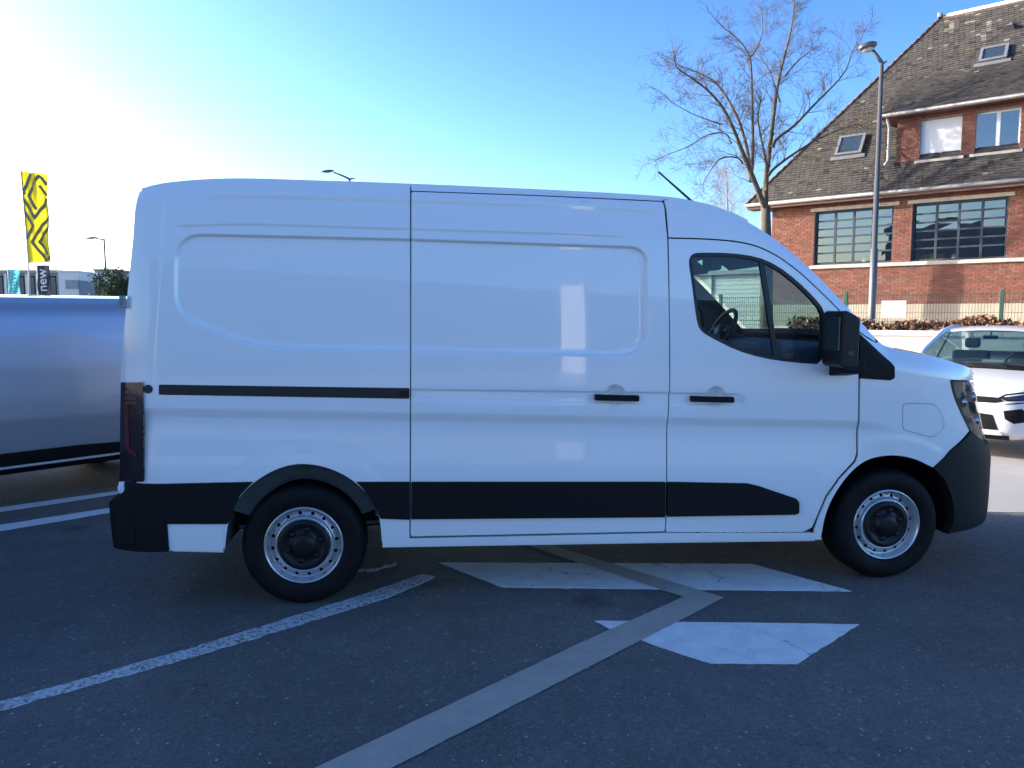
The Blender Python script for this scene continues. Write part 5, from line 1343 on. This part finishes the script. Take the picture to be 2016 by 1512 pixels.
# white cabin
r, W_, H_ = facade('white_cabin', 'boxy white site cabin with grey window band and one blue window', 114, 153, 536, 48, 'far_white', 'cabin', 3.0)
bnd = MB().box2((W_ * .35, -.02, H_ - 1.02), (W_ + .0, .017, H_ - .48)).build('window_band', 'far_grey', r)
MB().box2((W_ * .65, -.03, 1.75), (W_ * .94, .017, 2.35)).build('window', mat('blue_pane', (.10, .25, .40), .2), r)
MB().box2((-.03, -.05, H_ + .003), (W_ + .05, 3.0, H_ + .10)).build('roof', 'win_white', r)
MB().box2((W_ + .003, .0, 0), (W_ + .10, 3, H_ - .5)).build('end_panel', 'cladding', r)

# ================================================================== silver van at the left edge
SE = np.array([.66, .75, 0]); SE /= np.linalg.norm(SE); SN = np.array([-SE[1], SE[0], 0])
SP0 = at(0, 700, 6.45); SP0[2] = 0
sv = empty('silver_van', SP0, math.atan2(SE[1], SE[0])); tag(sv, 'metallic silver blue van cut off by the left edge, behind the white van', 'van')
SPZ = np.array([.26, .34, .42, .55, .75, .95, 1.10, 1.22, 1.245, 1.27, 1.5, 1.64, 1.69, 1.705, 1.73, 1.78, 1.82]); SPY = np.array([.13, .075, .045, .02, .0, .004, .014, .020, .026, .030, .075, .112, .130, .142, .160, .215, .30])
SWID = 1.86
def S2(U, Z, off=0.0):
    U = np.atleast_1d(np.asarray(U, float)); Z = np.atleast_1d(np.asarray(Z, float))
    y = np.interp(Z, SPZ, SPY) + .10 * np.clip((U - 1.95) / .3, 0, 1) ** 2.5 + .25 * np.clip((-1.7 - U) / .75, 0, 1) ** 2
    # soften the piecewise profile
    y = .5 * y + .25 * (np.interp(Z + .02, SPZ, SPY) + np.interp(Z - .02, SPZ, SPY)) + .5 * (.10 * np.clip((U - 1.95) / .3, 0, 1) ** 2.5 + .25 * np.clip((-1.7 - U) / .75, 0, 1) ** 2)
    return np.stack([U, y - np.asarray(off), Z], 1)
def arc(cx, cz, r, a0, a1, n=14): return [(cx + r * math.cos(t), cz + r * math.sin(t)) for t in np.linspace(a0, a1, n)]
sout = [(2.2, .45), (2.22, 1.0), (2.17, 1.5), (2.08, 1.815), (-.95, 1.815), (-1.25, 1.62), (-1.72, 1.20), (-2.2, 1.06), (-2.36, .9), (-2.40, .55), (-2.33, .36)] + arc(-1.55, .36, .37, math.pi, 0) + arc(1.34, .36, .37, math.pi, 0)
swin = [(-.30, 1.30), (-.30, 1.64), (-.85, 1.64), (-1.10, 1.45), (-1.32, 1.30)]
def surf2(poly, holes=(), off=0.0, grid=.05, rim=.02, mirror=False):
    global YMID
    keep = YMID; YMID = SWID / 2
    me = surf_mesh(np.array(poly), holes, off, grid, rim, False, mirror=mirror, raw=S2, step=.03); YMID = keep; return me
for mir in (False, True):
    link('body_side', surf2(sout, [np.array(swin)], mirror=mir), 'silver', sv)
    w_ = link('window', surf2(swin, off=-.01, rim=0, mirror=mir), 'car_glass', sv)
    link('sill_cladding', surf2([(-1.16, .33), (.95, .33), (.95, .47), (.6, .485), (-.9, .485), (-1.16, .47)], off=.012, mirror=mir), 'plastic', sv)
    link('sill_strip', surf2([(-1.18, .345), (.97, .345), (.97, .366), (-1.18, .366)], off=.018, rim=.02, mirror=mir), 'white_trim', sv)
    link('rub_strip', surf2([(-1.3, 1.238), (2.12, 1.238), (2.12, 1.25), (-1.3, 1.25)], off=.003, rim=.008, mirror=mir), 'silver', sv)
for mir in (False, True):
    link('tail_light', surf2([(2.10, .88), (2.20, .88), (2.21, 1.0), (2.18, 1.38), (2.11, 1.38)], off=.006, rim=.02, mirror=mir), mat('tail_red', (.28, .02, .02), .15, coat=1.0), sv)
    link('door_handle', surf2([(-.36, 1.06), (-.18, 1.06), (-.18, 1.09), (-.36, 1.09)], off=.025, rim=.03, mirror=mir), 'silver', sv)
top = np.array([(2.2, .45), (2.22, 1.0), (2.17, 1.5), (2.08, 1.815), (1.5, 1.815), (.5, 1.815), (-.5, 1.815), (-.95, 1.815), (-1.25, 1.62), (-1.72, 1.20), (-2.2, 1.06), (-2.36, .9), (-2.40, .55), (-2.33, .36)])
T3 = S2(top[:, 0], top[:, 1])
def sloft(i0, i1, bl, name, m):
    P = []
    for i in range(i0, i1):
        a = T3[i]; b = a.copy(); b[1] = SWID - a[1]; t = T3[min(i + 1, len(T3) - 1)] - T3[max(i - 1, 0)]; d = np.array([t[2], 0, -t[0]]); d /= np.linalg.norm(d)
        P.append([a * (1 - v) + b * v + d * bl * (1 - abs(2 * v - 1) ** 2.6) for v in np.linspace(0, 1, 17)])
    V, F = grid_mesh(P); return MB().add(V, F).build(name, m, sv, smooth=True)
sloft(0, 4, .03, 'rear_doors', 'silver'); sloft(3, 8, .035, 'roof', 'silver'); sloft(7, 10, .10, 'windscreen', 'car_glass'); sloft(9, 12, .05, 'bonnet', 'silver'); sloft(11, 14, .06, 'front_bumper', 'plastic')
MB().box2((-2.1, .15, .28), (2.0, SWID - .15, .42)).build('floor_pan', 'dark', sv)
MB().box2((-1.0, .14, .42), (2.0, SWID - .14, 1.15)).build('cargo_liner', 'dark', sv)
for cx in (-1.55, 1.34):
    for mir in (0, 1):
        s = -1 if mir else 1; y0 = .06 if not mir else SWID - .06
        o = MB().lathe([(.20, .02 * s), (.24, .0), (.29, .0), (.312, .02 * s), (.318, .06 * s), (.318, .17 * s), (.30, .2 * s), (.2, .2 * s)], 40).build('wheel', 'tyre', sv, smooth=True); o.location = (cx, y0, .318)
        MB().lathe([(.205, .02 * s), (.195, .03 * s), (.17, .05 * s), (.08, .03 * s), (.0, .03 * s)], 32).build('rim', 'rim', o, smooth=True)
        P = [[(p[0], y0 - .03 * s + .3 * s * k / 3, p[1]) for k in range(4)] for p in arc(cx, .36, .368, math.pi, 0)]
        V, F = grid_mesh(P); MB().add(V, F).build('arch_liner', 'dark', sv)

# ================================================================== white hatchback on the right
CH = np.array([-.67, -.74]); CH /= np.linalg.norm(CH)
CC = np.array([6.58, 10.50]); car = empty('white_car', (CC[0], CC[1], 0), math.atan2(CH[1], CH[0])); tag(car, 'white hatchback facing the van nose, cut off by the right edge', 'car')
st = [(2.13, .42, .34, .62), (2.10, .58, .26, .72), (2.02, .72, .22, .80), (1.86, .82, .20, .87), (1.55, .875, .20, .925), (1.15, .89, .20, .975), (.90, .89, .20, 1.005), (.3, .895, .22, 1.02), (-.8, .895, .22, 1.03), (-1.5, .88, .22, 1.03), (-1.9, .82, .25, 1.0), (-2.05, .70, .3, .95), (-2.1, .5, .4, .85)]
P = []
for x, w_, z0, zt in st:
    half = [(0, z0), (w_ * .55, z0), (w_ * .93, z0 + .03), (w_, z0 + .14), (w_ * 1.005, .55 if zt > .7 else (z0 + zt) / 2), (w_ * .985, zt - .16), (w_ * .95, zt - .07), (w_ * .88, zt - .015), (w_ * .70, zt + .005), (w_ * .35, zt + .025), (0, zt + .03)]
    P.append([(x, -y, z) for y, z in half] + [(x, y, z) for y, z in half[-2:0:-1]])
n = len(P[0]); V = [p for r in P for p in r]; F = [(i * n + k, i * n + (k + 1) % n, (i + 1) * n + (k + 1) % n, (i + 1) * n + k) for i in range(len(P) - 1) for k in range(n)] + [tuple(range(n)), tuple(range((len(P) - 1) * n, len(P) * n))]
body = MB().add(V, F).build('body', 'car_white', car, smooth=True, sub=3)
bpy.context.view_layer.update()
from mathutils.bvhtree import BVHTree
bvh = BVHTree.FromObject(body, bpy.context.evaluated_depsgraph_get())
def front_patch(name, poly, m, off=.004, thick=.03, parent=car, axis='x', flip=1, step=.02):
    """polygon in (y, z) of the car projected along the car's length on to the nose"""
    poly = np.array(poly, float); L = resample(np.concatenate([poly, poly[:1]]), step)[:-1]
    lo, hi = L.min(0), L.max(0); g = np.stack(np.meshgrid(np.arange(lo[0], hi[0], step * 1.5), np.arange(lo[1], hi[1], step * 1.5)), -1).reshape(-1, 2); g = g[in_poly(g, L)]; g = g[dist_line(g, L, True) > step * .5] if len(g) else g
    r = delaunay_2d_cdt([Vector(p) for p in np.concatenate([L, g])], [(i, (i + 1) % len(L)) for i in range(len(L))], [], 0, 1e-5)
    Q_ = np.array([(p.x, p.y) for p in r[0]]); T = [f for f in r[2] if in_poly(np.array([Q_[list(f)].mean(0)]), L)[0]]
    V = []
    for y, z in Q_:
        h = bvh.ray_cast(Vector((4, y, z)), Vector((-1, 0, 0))); p = h[0] if h[0] else Vector((1.5, y, z)); nn_ = h[1] if h[0] else Vector((1, 0, 0)); V.append(p + nn_ * off)
    k = len(V); cnt = {}
    for t in T:
        for a, b in zip(t, t[1:] + t[:1] if isinstance(t, list) else tuple(t[1:]) + (t[0],)): cnt.setdefault((min(a, b), max(a, b)), []).append((a, b))
    V2 = [v - Vector((thick, 0, 0)) for v in V]
    F = [tuple(t) for t in T] + [(e[0][1], e[0][0], e[0][0] + k, e[0][1] + k) for e in cnt.values() if len(e) == 1]
    o = MB().add(V + V2, F).build(name, m, parent, smooth=False)
    return o
for s in (1, -1):
    f_ = lambda pts: [(s * a, b) for a, b in pts]
    h = front_patch('headlight', f_([(.44, .725), (.50, .765), (.70, .80), (.815, .82), (.80, .755), (.70, .70), (.52, .69)]), 'plastic', .004)
    front_patch('lens', f_([(.47, .728), (.52, .755), (.70, .787), (.795, .802), (.78, .76), (.69, .715), (.53, .702)]), 'lamp_inner', .007, parent=h)
    front_patch('daylight_strip', f_([(.50, .742), (.70, .778), (.78, .79), (.78, .782), (.70, .768), (.50, .732)]), 'white_trim', .010, .004, parent=h)
    front_patch('fog_recess', f_([(.50, .58), (.66, .61), (.72, .56), (.70, .46), (.60, .44), (.52, .49)]), 'plastic', .004)
    front_patch('fog_trim', f_([(.49, .655), (.60, .675), (.74, .69), (.74, .68), (.60, .66)]), 'plastic', .004, .01)
front_patch('grille', [(-.44, .725), (-.30, .73), (.30, .73), (.44, .725), (.50, .69), (.42, .665), (-.42, .665), (-.50, .69)], 'plastic', .005)
front_patch('emblem', [(-.04, .70), (0, .755), (.04, .70), (0, .645)], 'chrome', .012, .01)
front_patch('lower_grille', [(-.46, .36), (-.40, .53), (-.2, .55), (.2, .55), (.40, .53), (.46, .36)], 'plastic', .004)
front_patch('skid_strip', [(-.50, .305), (-.48, .345), (.48, .345), (.50, .305)], 'white_trim', .012, .05)
front_patch('number_plate', [(-.26, .43), (-.26, .53), (.26, .53), (.26, .43)], 'white_trim', .016, .01)
front_patch('lower_lip', [(-.56, .25), (-.56, .30), (.56, .30), (.56, .25)], 'plastic', .01, .05)
# cabin: roof, pillars, glass
cowl, wtop, rtop, rbot = 1.00, .10, -1.35, -1.85
def gp(x, y): return y
def rail(s): return [(cowl, s * .74, 1.0), (.62, s * .70, 1.20), (wtop, s * .60, 1.425), (-.4, s * .595, 1.475), (rtop, s * .57, 1.42), (rbot, s * .66, 1.03)]
P = []
for x, z, hw in ((wtop + .03, 1.415, .60), (wtop - .10, 1.445, .60), (-.4, 1.475, .595), (-.9, 1.465, .585), (rtop, 1.42, .57)):
    P.append([(x, hw * v, z + .035 * (1 - v * v)) for v in np.linspace(-1, 1, 13)])
V, F = grid_mesh(P); MB().add(V, F).build('roof', 'car_white', car, smooth=True)
P = []
for t in np.linspace(0, 1, 8):
    x, z, hw = cowl + (wtop + .03 - cowl) * t, 1.0 + .415 * t + .02 * math.sin(math.pi * t), .72 - .125 * t
    P.append([(x + .14 * (1 - v * v) * (1 - .6 * t), hw * v, z + .03 * (1 - v * v) * t) for v in np.linspace(-1, 1, 13)])
V, F = grid_mesh(P); MB().add(V, F).build('windscreen', 'car_glass', car, smooth=True)
P = []
for t in np.linspace(0, 1, 5):
    x, z, hw = rtop + (rbot - rtop) * t, 1.42 - .39 * t, .55 + .09 * t; P.append([(x - .06 * (1 - v * v), hw * v, z + .02 * (1 - v * v)) for v in np.linspace(-1, 1, 9)])
V, F = grid_mesh(P); MB().add(V, F).build('rear_window', 'car_glass', car, smooth=True)
for s in (1, -1):
    MB().tube([(cowl + .04, s * .745, .99), (.62, s * .70, 1.205), (wtop + .03, s * .605, 1.425), (-.4, s * .60, 1.475), (-.9, s * .59, 1.462), (rtop, s * .575, 1.42), (rbot, s * .66, 1.02)], [.035, .036, .04, .04, .04, .05, .06], 8).build('roof_pillar', 'car_white', car, smooth=True)
    sgp = [(cowl - .1, s * .80, 1.0), (.62 - .06, s * .725, 1.19), (wtop, s * .625, 1.40), (-.4, s * .615, 1.445), (-.95, s * .605, 1.43), (-1.55, s * .70, 1.03)]
    MB().add(sgp, [tuple(range(6))]).build('side_window', 'car_glass', car)
    MB().prism([(-.42, s * .80, 1.02), (-.50, s * .80, 1.02), (-.50, s * .622, 1.44), (-.42, s * .622, 1.44)], (0, 0, 0), (0, s * .012, 0)).build('door_pillar', 'plastic', car)
    mr = MB().box((.62, s * .98, 1.06), (.10, .20, .13)).build('door_mirror', 'car_white', car, bevel=.03)
    MB().box((.66, s * .86, 1.02), (.05, .12, .04)).build('mirror_arm', 'plastic', mr)
    for wx in (1.28, -1.30):
        o = MB().lathe([(.19, .03), (.22, .0), (.29, .0), (.312, .02), (.318, .06), (.318, .17), (.30, .2), (.2, .2)] if s < 0 else [(.19, -.03), (.22, 0), (.29, 0), (.312, -.02), (.318, -.06), (.318, -.17), (.3, -.2), (.2, -.2)], 40).build('wheel', 'tyre', car, smooth=True); o.location = (wx, s * .90, .318)
        MB().lathe([(.20, .02 * -s), (.18, .03 * -s), (.06, .01 * -s), (0, .01 * -s)], 30).build('rim', 'rim', o, smooth=True)
MB().tube([(cowl + .10, -.72, .995), (cowl + .19, -.35, 1.02), (cowl + .21, 0, 1.03), (cowl + .19, .35, 1.02), (cowl + .10, .72, .995)], .03, 6).build('scuttle', 'plastic', car)
for y0, y1 in ((.55, -.05), (-.05, -.62)):
    MB().tube([(cowl + .20, y0, 1.045), (cowl + .17, (y0 + y1) / 2, 1.065), (cowl + .10, y1, 1.06)], .010, 6).build('wiper', 'plastic', car)
MB().prism([(cowl - .02, -.68, .98), (.50, -.68, 1.03), (.42, -.68, .95), (.42, -.68, .7), (cowl, -.68, .7)], (0, 0, 0), (0, 1.36, 0)).build('dashboard', 'cabin', car, bevel=.02)
MB().box((.26, 0, 1.36), (.03, .17, .05)).tube([(.26, 0, 1.38), (.22, 0, 1.43)], .010, 6).build('interior_mirror', 'plastic', car, bevel=.01)
for y in (.36, -.36):
    s_ = MB().prism([(-.45, y - .24, .70), (-.30, y - .24, .70), (-.42, y - .24, 1.16), (-.55, y - .24, 1.14)], (0, 0, 0), (0, .48, 0)).build('seat', 'seat_cloth', car, bevel=.05)
    MB().prism([(-.56, y - .10, 1.18), (-.48, y - .10, 1.19), (-.49, y - .10, 1.33), (-.56, y - .10, 1.32)], (0, 0, 0), (0, .20, 0)).build('headrest', 'seat_cloth', s_, bevel=.04)
MB().prism([(-1.35, -.6, .6), (-1.2, -.6, .6), (-1.32, -.6, 1.12), (-1.45, -.6, 1.10)], (0, 0, 0), (0, 1.2, 0)).build('rear_seat', 'seat_cloth', car, bevel=.05)
rg = [Vector((.30 + .17 * math.cos(t) * .35, .36 + .17 * math.sin(t), 1.0 + .17 * math.cos(t) * .9)) for t in np.linspace(0, 2 * math.pi, 25)]
MB().tube(rg, .015, 6, cap=False).tube([rg[6], rg[18]], .02, 6).build('steering_wheel', 'rubber', car, smooth=True)
MB().box((.62, .10, 1.045), (.14, .24, .02), Matrix.Rotation(.3, 3, 'Y')).build('parking_card', 'paper', car)
MB().box2((-1.9, -.62, .5), (.6, .62, .66)).build('floor', 'dark', car)

# ================================================================== second white van far left (only its roof shows)
v2_ = copy_tree(van); v2_.location = (-20.6, 25.0, 0); v2_.rotation_euler = (0, 0, R(3)); v2_['label'] = 'far white van whose roof shows over the silver van at the left edge'
